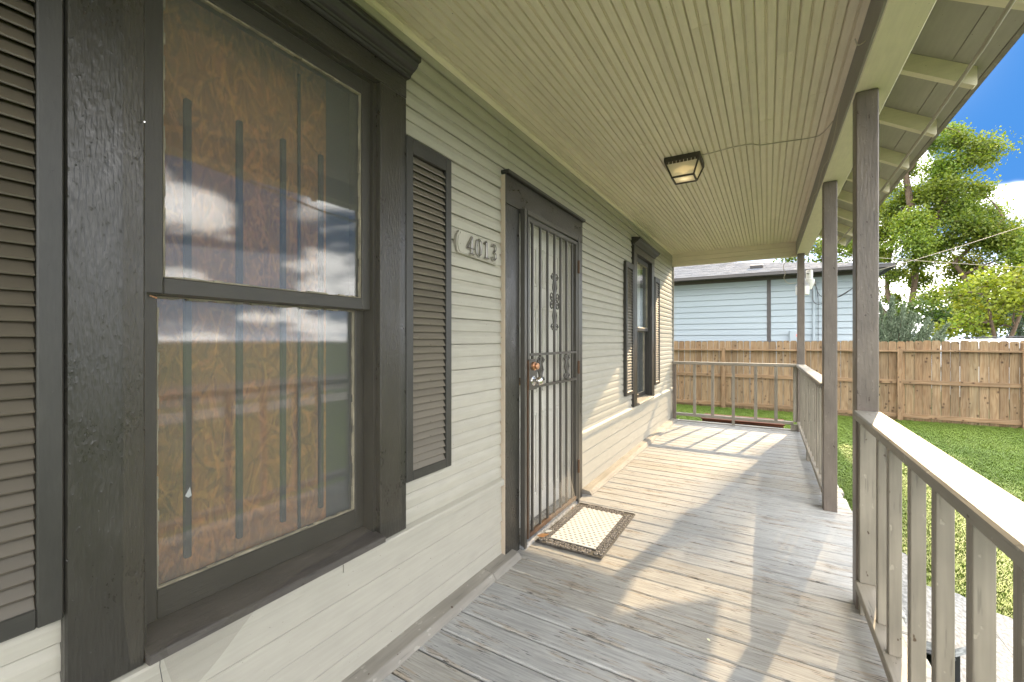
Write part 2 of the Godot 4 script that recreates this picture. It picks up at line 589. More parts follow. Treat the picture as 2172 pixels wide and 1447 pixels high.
# ---------------------------------------------------------------- sky
func make_sky() -> PanoramaSkyMaterial:
	var W := 1536
	var H := 768
	var im := Image.create(W, H, false, Image.FORMAT_RGBF)
	var f := FastNoiseLite.new()
	f.seed = 13301
	f.noise_type = FastNoiseLite.TYPE_SIMPLEX_SMOOTH
	f.frequency = 0.55
	f.fractal_octaves = 6
	f.fractal_gain = 0.52
	var sun := Vector3(0.217, 0.49, -1).normalized()
	for y in H:
		var el := (0.5 - (y + 0.5) / H) * PI
		for x in W:
			if el < -0.02:
				im.set_pixel(x, y, Color(0.16, 0.17, 0.13))
				continue
			var az := (x + 0.5) / W * TAU
			var d := Vector3(sin(az) * cos(el), sin(el), -cos(az) * cos(el))
			var up := maxf(d.y, 0.0)
			var col := Vector3(0.019, 0.070, 0.178).lerp(Vector3(0.95, 1.08, 1.25), clampf(exp(-up / 0.036), 0.0, 1.0))
			var s := maxf(d.dot(sun), 0.0)
			col += Vector3(0.5, 0.46, 0.36) * (pow(s, 400.0) * 0.15)
			var q := d / (up + 0.22)
			var n := f.get_noise_3d(q.x * 2.0 + 3.1, q.y * 0.6, q.z * 2.0 - 1.7) * 0.5 + 0.5
			var cl := smooth(0.458, 0.585, n)
			var white := Vector3(2.46, 2.40, 2.31) * lerpf(0.75, 1.05, smooth(0.5, 0.8, n))
			col = col.lerp(white, cl * 0.94)
			im.set_pixel(x, y, Color(col.x, col.y, col.z))
	var m := PanoramaSkyMaterial.new()
	m.panorama = ImageTexture.create_from_image(im)
	return m


# ---------------------------------------------------------------- the porch
func ceil_y(z: float) -> float:
	return 2.5955 - 0.0145 * z

# what is left of [a, b] once the blocked pieces are taken out
func spans(a: float, b: float, blocked: Array) -> Array:
	var out := [[a, b]]
	for k in blocked:
		var next := []
		for s in out:
			if k[1] <= s[0] or k[0] >= s[1]:
				next.append(s)
				continue
			if k[0] > s[0]: next.append([s[0], k[0]])
			if k[1] < s[1]: next.append([k[1], s[1]])
		out = next
	return out

func build_house() -> void:
	rng.seed = 100
	house = thing("porch_house", "grey wooden house with dark window trim and a roofed front porch along its wall", "house")
	build_wall()
	build_floor()
	build_ceiling()
	build_beams()
	build_roof()
	build_window(0.306, false)
	build_window(4.935, true)
	build_door()

func build_wall() -> void:
	rng.seed = 101
	# sheathing behind the boards, with the openings left out; floor and back rooms behind it
	var b := mb(2)
	var holes := [[0.44, 1.195, 0.52, 2.31], [2.29, 3.195, 0.0, 2.085], [5.069, 5.824, 0.52, 2.31]]
	var t := -1.6
	for h in holes:
		bx(b, -0.14, -0.012, GROUND, 2.95, t, h[0], 0)
		if h[2] > 0.01: bx(b, -0.14, -0.012, GROUND, h[2], h[0], h[1], 0)
		else: bx(b, -0.14, -0.012, GROUND, -0.01, h[0], h[1], 0)
		bx(b, -0.14, -0.012, h[3], 2.95, h[0], h[1], 0)
		t = h[1]
	bx(b, -0.14, -0.012, GROUND, 2.95, t, 7.40, 0)
	bx(b, -5.0, -4.86, GROUND, 2.95, -1.6, 7.40, 0)
	bx(b, -4.86, -0.14, GROUND, 2.95, -1.6, -1.46, 0)
	bx(b, -4.86, -0.14, GROUND, 2.95, 7.26, 7.40, 0)
	bx(b, -4.86, -0.14, -0.1, -0.02, -1.46, 7.26, 0)
	bx(b, -4.86, -0.14, 2.75, 2.85, -1.46, 7.26, 0)
	for h in [0.0, 1.6, 4.4, 6.4]:
		bx(b, -1.6, -0.141, -0.02, 2.75, h - 0.03 if h > 0 else -0.03, h + 0.03, 0)
	var wall := obj("wall", b, M.siding_paint, house)
	# double-lap siding above the ledge
	var h2 := 0.0648
	var row := 0
	var y := 0.487
	while y < 2.70:
		var top := y + 2 * h2
		var blocked := []
		if y < 2.36:
			blocked.append([0.325, 1.315])
			blocked.append([4.954, 5.944])
		if y < 2.24:
			blocked.append([2.15, 3.32])
		var pieces := []
		for s in spans(-1.6, 7.40, blocked):
			var from: float = s[0]
			while s[1] - from > 4.2:
				var cut: float = from + rng.randf_range(2.2, 3.9)
				pieces.append([from, cut - 0.001])
				from = cut + 0.001
			pieces.append([from, s[1]])
		for p in pieces:
			if y < 0.52 and p[0] > 3.0:
				pass
			var o := rng.randf_range(-0.0016, 0.0016)
			var lap := mb(2, 0.055)
			var poly := PackedVector2Array()
			poly.append(Vector2(-0.0115, y + 0.0012))
			for half in 2:
				var base := y + half * h2
				if half == 1: poly.append(Vector2(-0.004 + o, base + 0.0008))
				poly.append(Vector2(0.0030 + o, base + 0.0012))
				poly.append(Vector2(0.0044 + o, base + 0.004))
				poly.append(Vector2(0.0040 + o, base + 0.036))
				poly.append(Vector2(0.0022 + o, base + 0.045))
				poly.append(Vector2(-0.0012 + o, base + 0.053))
				poly.append(Vector2(-0.0042 + o, base + 0.0615))
			poly.append(Vector2(-0.0115, top))
			lap.prism(poly, 2, -p[0], -p[1])
			obj("siding_board", lap, M.siding_paint, wall)
		y = top
		row += 1
	# wide boards below the ledge
	for s in [[-1.6, 2.128, 0.445], [3.34, 7.40, 0.482]]:
		for k in 4:
			var y0: float = 0.012 + k * 0.1095
			if k == 3 and s[2] > 0.46: pass
			var y1: float = y0 + 0.1085
			if k == 3: y1 = s[2] + 0.01
			var from: float = s[0]
			for p in [[from, s[1]]]:
				var o := rng.randf_range(-0.0015, 0.0015)
				var lap := mb(2, 0.04)
				lap.prism(PackedVector2Array([Vector2(-0.0115, y0), Vector2(0.006 + o, y0), Vector2(0.009 + o, y0 + 0.004), Vector2(0.002 + o, y1 - 0.006), Vector2(-0.003, y1), Vector2(-0.0115, y1)]), 2, -p[0], -p[1])
				obj("siding_board", lap, M.siding_paint, wall)
	# ledge, base trim, corner board
	for s in [[-1.6, 1.02, 0.441], [1.024, 2.128, 0.441], [3.342, 7.455, 0.479]]:
		var l := mb(2)
		var yb: float = s[2]
		l.prism(PackedVector2Array([Vector2(-0.01, yb + 0.002), Vector2(0.019, yb), Vector2(0.025, yb + 0.003), Vector2(0.026, yb + 0.027), Vector2(0.023, yb + 0.034), Vector2(-0.01, yb + 0.052)]), 2, -s[0], -s[1])
		obj("ledge", l, M.siding_paint, house)
	for s in [[-1.6, 1.93], [1.934, 2.205], [3.395, 4.72], [4.724, 7.34]]:
		var l := mb(2, 0.05)
		var dx := rng.randf_range(-0.004, 0.004)
		l.prism(PackedVector2Array([Vector2(0.004, 0.0), Vector2(0.004, 0.043), Vector2(0.068 + dx, 0.033), Vector2(0.074 + dx, 0.030), Vector2(0.094 + dx, 0.004), Vector2(0.094 + dx, 0.0)]), 2, -s[0], -s[1])
		obj("base_trim", l, M.trim_tan, house)
	boxpart("corner_board", house, M.cap_paint, -0.15, 0.022, GROUND, 2.50, 7.402, 7.426, 0.003, 1)

func build_floor() -> void:
	rng.seed = 102
	var b := mb(2)
	bx(b, 0.0, 1.80, -0.19, -0.045, 7.36, 7.40, 0)
	bx(b, 1.76, 1.80, -0.19, -0.045, -1.6, 7.36, 0)
	for t in [-1.0, 0.2, 1.4, 2.6, 3.8, 5.0, 6.2]:
		bx(b, 0.0, 1.76, -0.19, -0.045, t, t + 0.04, 0)
	for t in [-1.0, 2.7, 4.05, 7.3]:
		bx(b, 1.70, 1.79, GROUND - 0.05, -0.19, t, t + 0.09, 0)
	var deck := obj("porch_floor", b, M.deck_paint, house)
	var pitch := 0.1455
	var t0 := 1.193 - 19 * pitch
	while t0 < 7.30:
		var t1 := minf(t0 + pitch, 7.335)
		var p := mb(0, 0.07)
		var dy := rng.randf_range(-0.0022, 0.0012)
		if t0 > 1.9 and t0 < 2.6 or rng.randf() < 0.15: p.tint = p.tint * Color(0.94, 0.90, 0.84)
		bx(p, 0.0, 1.885 + rng.randf_range(-0.014, 0.014), -0.032 + dy, dy, t0 + 0.0036, t1 - 0.0036, 0.006)
		obj("floor_board", p, M.deck_paint, deck)
		t0 += pitch
	boxpart("floor_board", deck, M.cap_paint, 0.0, 1.86, -0.03, 0.006, 7.338, 7.43, 0.006, 0)

func build_ceiling() -> void:
	rng.seed = 103
	var b := mb(2)
	b.prism(PackedVector2Array([Vector2(-0.01, ceil_y(1.6) + 0.014), Vector2(1.71, ceil_y(1.6) + 0.014), Vector2(1.71, ceil_y(1.6) + 0.04), Vector2(-0.01, ceil_y(1.6) + 0.04)]), 2, 1.6, -7.40, Vector2(0, 0.0145 * 9.0))
	var ce := obj("porch_ceiling", b, M.ceiling_paint, house)
	var rows := 21
	var w := 1.698 / rows
	for i in rows:
		var x := 0.001 + i * w
		var t := -1.6
		while t < 7.37:
			var t1 := t + rng.randf_range(2.2, 5.2)
			if t1 > 6.3: t1 = 7.372
			var y := ceil_y(-t) + rng.randf_range(-0.0016, 0.0016)
			var g := rng.randf_range(0.0, 0.0024)
			var p := mb(2, 0.07)
			var q := PackedVector2Array()
			for k in [[0.0 + g, 0.0125], [0.0 + g, 0.0072], [0.0045, 0.0], [w * 0.5 - 0.0062, 0.0], [w * 0.5 - 0.0042, 0.0062], [w * 0.5, 0.0014], [w * 0.5 + 0.0042, 0.0062], [w * 0.5 + 0.0062, 0.0], [w - 0.0050, 0.0], [w - 0.0012, 0.0072], [w - 0.001, 0.0125]]:
				q.append(Vector2(x + k[0], y + k[1]))
			p.prism(q, 2, -t, -t1 + 0.0012, Vector2(0, 0.0145 * (t1 - t)))
			obj("ceiling_board", p, M.ceiling_paint, ce)
			t = t1
	# quarter-round where the ceiling meets the wall
	var r := mb(2)
	var y0 := ceil_y(1.6)
	r.prism(PackedVector2Array([Vector2(-0.008, y0 - 0.020), Vector2(0.006, y0 - 0.020), Vector2(0.014, y0 - 0.014), Vector2(0.019, y0 - 0.006), Vector2(0.020, y0 + 0.004), Vector2(-0.008, y0 + 0.004)]), 2, 1.6, -7.372, Vector2(0, 0.0145 * 8.972))
	obj("ceiling_trim", r, M.ceiling_paint, house)

func build_beams() -> void:
	rng.seed = 104
	# the long beam over the posts rises a little towards the far end
	var b := mb(2)
	var y := 2.428
	b.prism(PackedVector2Array([Vector2(1.703, y), Vector2(1.843, y), Vector2(1.847, y + 0.004), Vector2(1.847, 2.83), Vector2(1.699, 2.83), Vector2(1.699, y + 0.004)]), 2, 1.6, -7.47, Vector2(0, 0.086))
	var beam := obj("beam", b, M.beam_paint, house)
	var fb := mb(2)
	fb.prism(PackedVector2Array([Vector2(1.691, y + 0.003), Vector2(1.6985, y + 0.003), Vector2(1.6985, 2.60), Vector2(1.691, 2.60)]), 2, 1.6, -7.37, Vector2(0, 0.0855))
	obj("face_board", fb, M.beam_face_shade, beam)  # added thin board that carries the shaded tone of the inner face
	for k in 3:
		var h := mb(0, 0.03)
		var y0 := 2.497 + k * 0.072
		h.prism(PackedVector2Array([Vector2(-7.376, y0), Vector2(-7.372, y0 + 0.003), Vector2(-7.374, y0 + 0.066), Vector2(-7.380, y0 + 0.0705), Vector2(-7.45, y0 + 0.0705), Vector2(-7.45, y0)]), 0, 0.0, 1.698)
		obj("header_board", h, M.ceiling_paint, house)
	boxpart("gable_wall", house, M.siding_paint, -4.9, 1.698, 2.716, 3.0, 7.39, 7.44, 0)
	for t in [2.603, 3.993, 7.262]:
		var top: float = 2.428 + 0.0095 * (t + 1.6)
		boxpart("porch_post", house, M.post_paint, 1.703, 1.789, -0.01, top, t, t + 0.098, 0.005, 1, 0.06)

func deck_line(x: float) -> float:
	return 2.682 + 0.60 * (2.268 - x)

func build_roof() -> void:
	rng.seed = 105
	var b := mb(2)
	b.prism(PackedVector2Array([Vector2(2.325, deck_line(2.325) + 0.026), Vector2(2.325, deck_line(2.325) + 0.05), Vector2(-2.4, deck_line(-2.4) + 0.05), Vector2(-2.4, deck_line(-2.4) + 0.026)]), 2, 1.9, -7.85)
	b.prism(PackedVector2Array([Vector2(-2.4, deck_line(-2.4) + 0.026), Vector2(-2.4, deck_line(-2.4) + 0.05), Vector2(-7.1, deck_line(2.325) + 0.05), Vector2(-7.1, deck_line(2.325) + 0.026)]), 2, 1.9, -7.85)
	var roof := obj("roof", b, M.shingle, house)
	var e := mb(2)
	e.prism(PackedVector2Array([Vector2(2.300, deck_line(2.30) - 0.004), Vector2(2.318, deck_line(2.318) - 0.006), Vector2(2.318, deck_line(2.318) + 0.034), Vector2(2.300, deck_line(2.30) + 0.024)]), 2, 1.9, -7.85)
	obj("drip_edge", e, M.cap_paint, roof)
	var xs := [2.299, 2.168, 2.000, 1.835, 1.665, 1.50, 1.33]
	for i in xs.size() - 1:
		for s in [[-1.9, 0.7], [0.7, 4.37], [4.37, 7.84]]:
			var p := mb(2, 0.05)
			var a: float = xs[i] - 0.0016
			var c: float = xs[i + 1] + (0.0065 if i == 1 else 0.0018)
			p.prism(PackedVector2Array([Vector2(a, deck_line(a)), Vector2(c, deck_line(c)), Vector2(c, deck_line(c) + 0.024), Vector2(a, deck_line(a) + 0.024)]), 2, -s[0] - 0.001, -s[1] + 0.001)
			obj("roof_board", p, M.roof_board_paint, roof)
	var t := -1.16
	while t < 7.8:
		var r := mb(0, 0.03)
		r.prism(PackedVector2Array([Vector2(2.262, 2.594), Vector2(2.262, 2.684), Vector2(0.9, deck_line(0.9) - 0.002), Vector2(0.9, 3.404), Vector2(2.255, 2.588)]), 2, -t + 0.022, -t - 0.022)
		obj("rafter", r, M.beam_paint, roof)
		t += 0.612

func sash(parent: Node, x: float, t0: float, t1: float, y0: float, y1: float, rails: Array, called: String) -> void:
	# rails: bottom, top heights and stile width
	var s := mb(1)
	var st: float = rails[2]
	bx(s, x - 0.035, x, y0, y1, t0, t0 + st, 0.003)
	bx(s, x - 0.035, x, y0, y1, t1 - st, t1, 0.003)
	s.grain = 2
	bx(s, x - 0.035, x - 0.0005, y0, y0 + rails[0], t0 + st - 0.001, t1 - st + 0.001, 0.003)
	bx(s, x - 0.035, x - 0.0005, y1 - rails[1], y1, t0 + st - 0.001, t1 - st + 0.001, 0.003)
	obj(called, s, M.frame_paint, parent)
	var g := mb(1)
	bx(g, x - 0.022, x - 0.018, y0 + rails[0] - 0.006, y1 - rails[1] + 0.006, t0 + st - 0.006, t1 - st + 0.006, 0)
	obj("pane", g, M.glass, parent)
	# old putty, laid unevenly round the glass
	var p := mb(1)
	var ya: float = y0 + rails[0]
	var yb: float = y1 - rails[1]
	var ta: float = t0 + st
	var tb: float = t1 - st
	for side in 4:
		var n := 26
		for k in n:
			var f0 := float(k) / n
			var f1 := float(k + 1) / n
			var wd := rng.randf_range(0.0035, 0.0075)
			if rng.randf() < 0.12: wd *= 0.4
			if side == 0: bx(p, x - 0.018, x - 0.006, lerpf(ya, yb, f0), lerpf(ya, yb, f1), ta, ta + wd, 0.001)
			elif side == 1: bx(p, x - 0.018, x - 0.006, lerpf(ya, yb, f0), lerpf(ya, yb, f1), tb - wd, tb, 0.001)
			elif side == 2: bx(p, x - 0.018, x - 0.006, ya, ya + wd, lerpf(ta, tb, f0), lerpf(ta, tb, f1), 0.001)
			else: bx(p, x - 0.018, x - 0.006, yb - wd, yb, lerpf(ta, tb, f0), lerpf(ta, tb, f1), 0.001)
	obj("putty", p, M.putty, parent)

func build_window(t: float, curtained: bool) -> void:
	# t: outer edge of the casing that is nearer to the camera; the window is 1.026 m wide overall
	var jamb := mb(1)
	var a := t + 0.14
	var b := t + 0.884
	bx(jamb, -0.14, 0.004, 0.52, 2.31, a - 0.004, a + 0.012, 0)
	bx(jamb, -0.14, 0.004, 0.52, 2.31, b - 0.012, b + 0.004, 0)
	bx(jamb, -0.14, 0.004, 2.298, 2.314, a + 0.012, b - 0.012, 0)
	bx(jamb, -0.060, -0.0625 + 0.03, 0.53, 1.43, a + 0.012, a + 0.02, 0)
	var win := obj("window", jamb, M.frame_paint, house)
	if not curtained: win.set_meta("label", "large boarded sash window with torn insect screen")
	else: win.set_meta("label", "narrow-looking far sash window with white curtains")
	boxpart("casing", win, M.trim_gloss, -0.011, 0.032, 0.488 if not curtained else 0.524, 2.302, t, t + 0.140, 0.004, 1)
	boxpart("casing", win, M.trim_gloss, -0.011, 0.032, 0.488 if not curtained else 0.524, 2.302, t + 0.884, t + 1.026, 0.004, 1)
	boxpart("head_casing", win, M.trim_gloss, -0.011, 0.033, 2.3025, 2.388, t, t + 1.026, 0.003, 2)
	var c := mb(2)
	var q := PackedVector2Array()
	for k in [[-0.011, 2.3885], [0.036, 2.3885], [0.044, 2.392], [0.046, 2.400], [0.052, 2.402], [0.056, 2.407], [0.066, 2.411], [0.078, 2.419], [0.086, 2.428], [0.089, 2.436], [0.100, 2.438], [0.103, 2.442], [0.103, 2.458], [0.098, 2.462], [-0.011, 2.474]]:
		q.append(Vector2(k[0], k[1]))
	c.prism(q, 2, -t + 0.012, -t - 1.038)
	obj("cornice", c, M.frame_paint, win)
	var s := mb(2)
	var y0 := 0.492 if not curtained else 0.528
	s.prism(PackedVector2Array([Vector2(-0.14, y0 - 0.012), Vector2(0.052, y0), Vector2(0.060, y0 + 0.004), Vector2(0.060, y0 + 0.022), Vector2(0.056, y0 + 0.026), Vector2(-0.14, y0 + 0.056)]), 2, -a - 0.0005, -b + 0.0005)
	obj("sill", s, M.sill_paint if not curtained else M.cap_paint, win)
	sash(win, -0.012, a + 0.012, b - 0.012, 1.402, 2.298, [0.044, 0.056, 0.041], "upper_sash")
	sash(win, -0.050, a + 0.012, b - 0.012, 0.54, 1.440, [0.078, 0.040, 0.041], "lower_sash")
	if not curtained:
		var pn := mb(1)
		bx(pn, -0.175, -0.16, 0.50, 2.40, 0.30, 1.085, 0)
		obj("strand_board", pn, M.strand_board, win)
		var back := mb(1)
		bx(back, -0.30, -0.19, 0.45, 2.5, 0.2, 1.5, 0)
		obj("dark_backing", back, M.dark_room, win)
		for bt in [0.588, 0.730, 0.873, 1.019]:
			boxpart("bar", win, M.bar_paint, -0.108, -0.092, 0.655, 1.978, bt - 0.009, bt + 0.009, 0.003, 1)
		boxpart("bar", win, M.bar_paint, -0.156, -0.15, 0.56, 2.27, 0.962, 0.972, 0.001, 1)
		# insect screen, stretched over the opening, its lower corner hanging loose
		var sc := mb(1)
		var nx := 72
		var ny := 40
		var grid := []
		for i in nx + 1:
			var col := []
			for j in ny + 1:
				var fx := float(i) / nx
				var fy := float(j) / ny
				var tt := lerpf(0.402, 1.292, fx)
				var yb := 0.560
				yb = 0.556 - 0.018 * smooth(0.5, 0.4, fx)
				if fx < 0.42: yb = lerpf(0.392, 0.538, smooth(0.10, 0.42, fx)) if fx > 0.11 else lerpf(0.535, 0.392, smooth(0.055, 0.11, fx))
				var yy := lerpf(yb, 2.345, fy)
				var xx := 0.0355 + 0.0006 * sin(fx * 9.0 + fy * 5.0)
				var low := 1.0 - smooth(0.0, 0.07, fy)
				xx += low * (0.034 * (1.0 - smooth(0.4, 0.9, fx)) + 0.012 * (0.5 + 0.5 * sin(fx * 13.0)))
				col.append(Vector3(xx, yy, -tt))
			grid.append(col)
		for i in nx:
			for j in ny:
				sc.quad(grid[i][j], grid[i + 1][j], grid[i + 1][j + 1], grid[i][j + 1], Vector3(1, 0, 0))
		obj("insect_screen", sc, M.screen, win)
		var hair := mb(1)
		hair.tube([Vector3(0.050, 0.52, -0.470), Vector3(0.056, 0.48, -0.466), Vector3(0.060, 0.44, -0.470), Vector3(0.058, 0.415, -0.478)], 0.0011, 0.0008, 5)
		obj("loose_thread", hair, M.wire_dark, win)
	else:
		for half in 2:
			var cu := mb(1)
			var n := 60
			var pts := []
			for k in n + 1:
				var f := float(k) / n
				pts.append(Vector3(-0.125 + 0.012 * sin(f * 52.0 + half) + 0.006 * sin(f * 23.0), 0, -lerpf(a + 0.014, b - 0.014, f)))
			var ya := 1.42 if half == 0 else 0.53
			var yb := 2.295 if half == 0 else 1.42
			for k in n:
				if half == 1 and k > 34: continue
				var p: Vector3 = pts[k]
				var r: Vector3 = pts[k + 1]
				var d := r - p
				var nn := Vector3(-d.z, 0, d.x).normalized()
				if nn.x < 0: nn = -nn
				cu.quad(Vector3(p.x, ya, p.z), Vector3(r.x, ya, r.z), Vector3(r.x, yb, r.z), Vector3(p.x, yb, p.z), nn)
			obj("curtain", cu, M.curtain, win)

func spiral(c: Vector3, r: float, turns: float, start: float, dir: float) -> Array:
	var out := []
	var n := int(turns * 14)
	for k in n + 1:
		var f := float(k) / n
		var w := start + dir * f * turns * TAU
		var rr := r * (1.0 - 0.72 * f)
		out.append(c + Vector3(0, sin(w), -cos(w)) * rr)
	return out

func build_door() -> void:
	rng.seed = 106
	# six-panel door set back in the opening
	var d := mb(1)
	bx(d, -0.10, -0.062, 0.045, 2.07, 2.325, 3.160, 0.002)
	var door := obj("front_door", d, M.door_paint, house)
	for col in [[2.42, 2.70], [2.785, 3.065]]:
		for row in [[0.20, 0.78], [0.92, 1.52], [1.66, 1.94]]:
			var f := mb(1)
			var w := 0.022
			bx(f, -0.063, -0.052, row[0], row[1], col[0], col[0] + w, 0.004)
			bx(f, -0.063, -0.052, row[0], row[1], col[1] - w, col[1], 0.004)
			bx(f, -0.063, -0.0525, row[0], row[0] + w, col[0] + w, col[1] - w, 0.004)
			bx(f, -0.063, -0.0525, row[1] - w, row[1], col[0] + w, col[1] - w, 0.004)
			bx(f, -0.063, -0.056, row[0] + 0.045, row[1] - 0.045, col[0] + 0.045, col[1] - 0.045, 0.006)
			obj("panel", f, M.door_paint, door)
	var kn := mb(1)
	kn.xf = Transform3D(Basis(Vector3(0, 0, 1), -PI / 2), Vector3(-0.06, 1.02, -2.39))
	kn.lathe([Vector2(0.0, 0.0), Vector2(0.030, 0.0), Vector2(0.028, 0.006), Vector2(0.012, 0.01), Vector2(0.011, 0.02), Vector2(0.024, 0.028), Vector2(0.026, 0.036), Vector2(0.018, 0.044), Vector2(0.0, 0.046)])
	obj("handle", kn, M.brass, door)
	var j := mb(1)
	bx(j, -0.14, 0.0, 0.0, 2.085, 2.288, 2.324, 0.002)
	bx(j, -0.14, 0.0, 0.0, 2.085, 3.161, 3.197, 0.002)
	bx(j, -0.14, 0.0, 2.071, 2.10, 2.324, 3.161, 0.002)
	bx(j, -0.14, -0.101, 0.0, 2.071, 2.324, 3.161, 0.0)
	obj("door_jamb", j, M.door_paint, house)
	boxpart("door_casing", house, M.trim_gloss, -0.011, 0.032, -0.002, 2.083, 2.131, 2.296, 0.004, 1)
	boxpart("door_casing", house, M.trim_gloss, -0.011, 0.032, -0.002, 2.083, 3.190, 3.334, 0.004, 1)
	boxpart("door_casing", house, M.trim_gloss, -0.011, 0.034, 2.0835, 2.254, 2.131, 3.334, 0.003, 2)
	boxpart("door_cap", house, M.frame_paint, -0.011, 0.058, 2.2545, 2.277, 2.121, 3.344, 0.004, 2)
	boxpart("casing_edge", house, M.beige_edge, -0.008, 0.029, 0.0, 2.25, 2.1245, 2.1308, 0.001, 1)
	var th := mb(2)
	th.prism(PackedVector2Array([Vector2(-0.10, 0.0), Vector2(-0.10, 0.04), Vector2(-0.02, 0.038), Vector2(0.055, 0.018), Vector2(0.064, 0.0)]), 2, -2.297, -3.189)
	obj("threshold", th, M.stone_grey, house)
	# barred security door on its own steel frame
	var fr := mb(1)
	bx(fr, 0.0325, 0.066, 0.005, 2.092, 2.298, 2.326, 0.002)
	bx(fr, 0.0325, 0.050, 0.005, 2.092, 2.326, 2.338, 0.001)
	bx(fr, 0.0345, 0.066, 0.005, 2.092, 3.166, 3.192, 0.002)
	bx(fr, 0.0345, 0.064, 2.066, 2.0915, 2.338, 3.166, 0.002)
	var sd := obj("security_door", fr, M.steel_paint, house)
	sd.set_meta("label", "dark steel security door with vertical bars and scrollwork")
	boxpart("rusty_edge", sd, M.rust, 0.036, 0.0668, 0.05, 1.0, 2.3425, 2.3455, 0.0005, 1)
	boxpart("stile", sd, M.steel_paint, 0.036, 0.062, 0.045, 2.055, 2.346, 2.372, 0.002, 1)
	boxpart("stile", sd, M.steel_paint, 0.036, 0.062, 0.045, 2.055, 3.132, 3.158, 0.002, 1)
	boxpart("rail", sd, M.steel_paint, 0.036, 0.0615, 2.028, 2.0545, 2.372, 3.132, 0.002, 2)
	boxpart("rail", sd, M.rust, 0.036, 0.0615, 0.046, 0.074, 2.372, 3.132, 0.002, 2)
	boxpart("rail", sd, M.steel_paint, 0.034, 0.0645, 1.186, 1.202, 2.372, 3.132, 0.001, 2)
	boxpart("rail", sd, M.steel_paint, 0.034, 0.0645, 0.978, 0.994, 2.372, 3.132, 0.001, 2)
	var bars := [2.425, 2.535, 2.645, 2.755, 2.858, 2.965, 3.072]
	for bt in bars:
		boxpart("bar", sd, M.steel_paint, 0.0425, 0.0575, 0.070, 2.03, bt - 0.0075, bt + 0.0075, 0.0015, 1)
	# castings: a tall double scroll on the middle bar, two short ones between the rails
	var k := mb(1)
	for s in [-1.0, 1.0]:
		for e in [[1.735, 1.0], [1.375, -1.0]]:
			k.tube(spiral(Vector3(0.052, e[0], -2.755 - s * 0.030), 0.027, 1.4, 0.0 if s > 0 else PI, s * -e[1]), 0.0055, 0.004, 6)
			k.tube([Vector3(0.052, e[0] - e[1] * 0.02, -2.755 - s * 0.012), Vector3(0.052, e[0] - e[1] * 0.06, -2.755 - s * 0.022), Vector3(0.052, e[0] - e[1] * 0.085, -2.755 - s * 0.030), Vector3(0.052, e[0] - e[1] * 0.12, -2.755 - s * 0.014), Vector3(0.052, e[0] - e[1] * 0.15, -2.755 - s * 0.008)], 0.007, 0.005, 6)
		for e in [1.592, 1.528]:
			k.tube(spiral(Vector3(0.052, e, -2.755 - s * 0.044), 0.033, 1.5, PI if s > 0 else 0.0, s * (1.0 if e > 1.56 else -1.0)), 0.0055, 0.004, 6)
	obj("scroll_casting", k, M.steel_paint, sd)
	for ct in [2.535, 2.965]:
		var q := mb(1)
		for s in [-1.0, 1.0]:
			for e in [[1.160, 1.0], [1.018, -1.0]]:
				q.tube(spiral(Vector3(0.053, e[0], -ct - s * 0.026), 0.023, 1.3, 0.0 if s > 0 else PI, s * -e[1]), 0.007, 0.005, 6)
			q.tube([Vector3(0.053, 1.15, -ct - s * 0.01), Vector3(0.053, 1.12, -ct - s * 0.016), Vector3(0.053, 1.09, -ct - s * 0.034), Vector3(0.053, 1.06, -ct - s * 0.016), Vector3(0.053, 1.03, -ct - s * 0.01)], 0.009, 0.009, 6)
		obj("scroll_casting", q, M.steel_paint, sd)
	boxpart("lock_box", sd, M.steel_paint, 0.034, 0.070, 0.972, 1.166, 2.3475, 2.452, 0.002, 1)
	boxpart("lock_edge", sd, M.rust, 0.0345, 0.0695, 0.98, 1.16, 2.3435, 2.3473, 0.0005, 1)
	var kb := mb(1)
	kb.xf = Transform3D(Basis(Vector3(0, 0, 1), -PI / 2), Vector3(0.070, 1.030, -2.402))
	kb.lathe([Vector2(0.0, 0.0), Vector2(0.033, 0.0), Vector2(0.032, 0.004), Vector2(0.022, 0.009), Vector2(0.012, 0.014), Vector2(0.011, 0.026), Vector2(0.020, 0.032), Vector2(0.027, 0.041), Vector2(0.028, 0.050), Vector2(0.022, 0.060), Vector2(0.010, 0.064), Vector2(0.0, 0.065)], 20)
	obj("knob", kb, M.nickel, sd)
	var db := mb(1)
	db.xf = Transform3D(Basis(Vector3(0, 0, 1), -PI / 2), Vector3(0.070, 1.122, -2.402))
	db.lathe([Vector2(0.0, 0.0), Vector2(0.027, 0.0), Vector2(0.026, 0.012), Vector2(0.018, 0.016), Vector2(0.018, 0.026), Vector2(0.021, 0.030), Vector2(0.019, 0.034), Vector2(0.0, 0.035)], 20)
	obj("deadbolt", db, M.copper, sd)
	for hy in [1.86, 1.075, 0.30]:
		var h := mb(1)
		h.xf = Transform3D(Basis(), Vector3(0.068, hy, -3.163))
		h.lathe([Vector2(0, -0.05), Vector2(0.009, -0.05), Vector2(0.009, 0.05), Vector2(0, 0.05)], 10)
		obj("hinge", h, M.rust, sd)
	# torn clear sheet behind the bars, bellied out at the bottom
	var sh := mb(1)
	var gr := []
	for i in 25:
		var col := []
		for jj in 31:
			var fx := i / 24.0
			var fy := jj / 30.0
			var x := 0.031 + 0.002 * sin(fx * 17.0 + fy * 4.0)
			var low := smooth(0.17, 0.02, fy) * smooth(0.30, 0.55, fx) * (1.0 - smooth(0.80, 1.0, fx))
			x += low * 0.085
			var yy := lerpf(0.03, 2.03, fy)
			col.append(Vector3(x, yy, -lerpf(2.375, 3.130, fx)))
		gr.append(col)
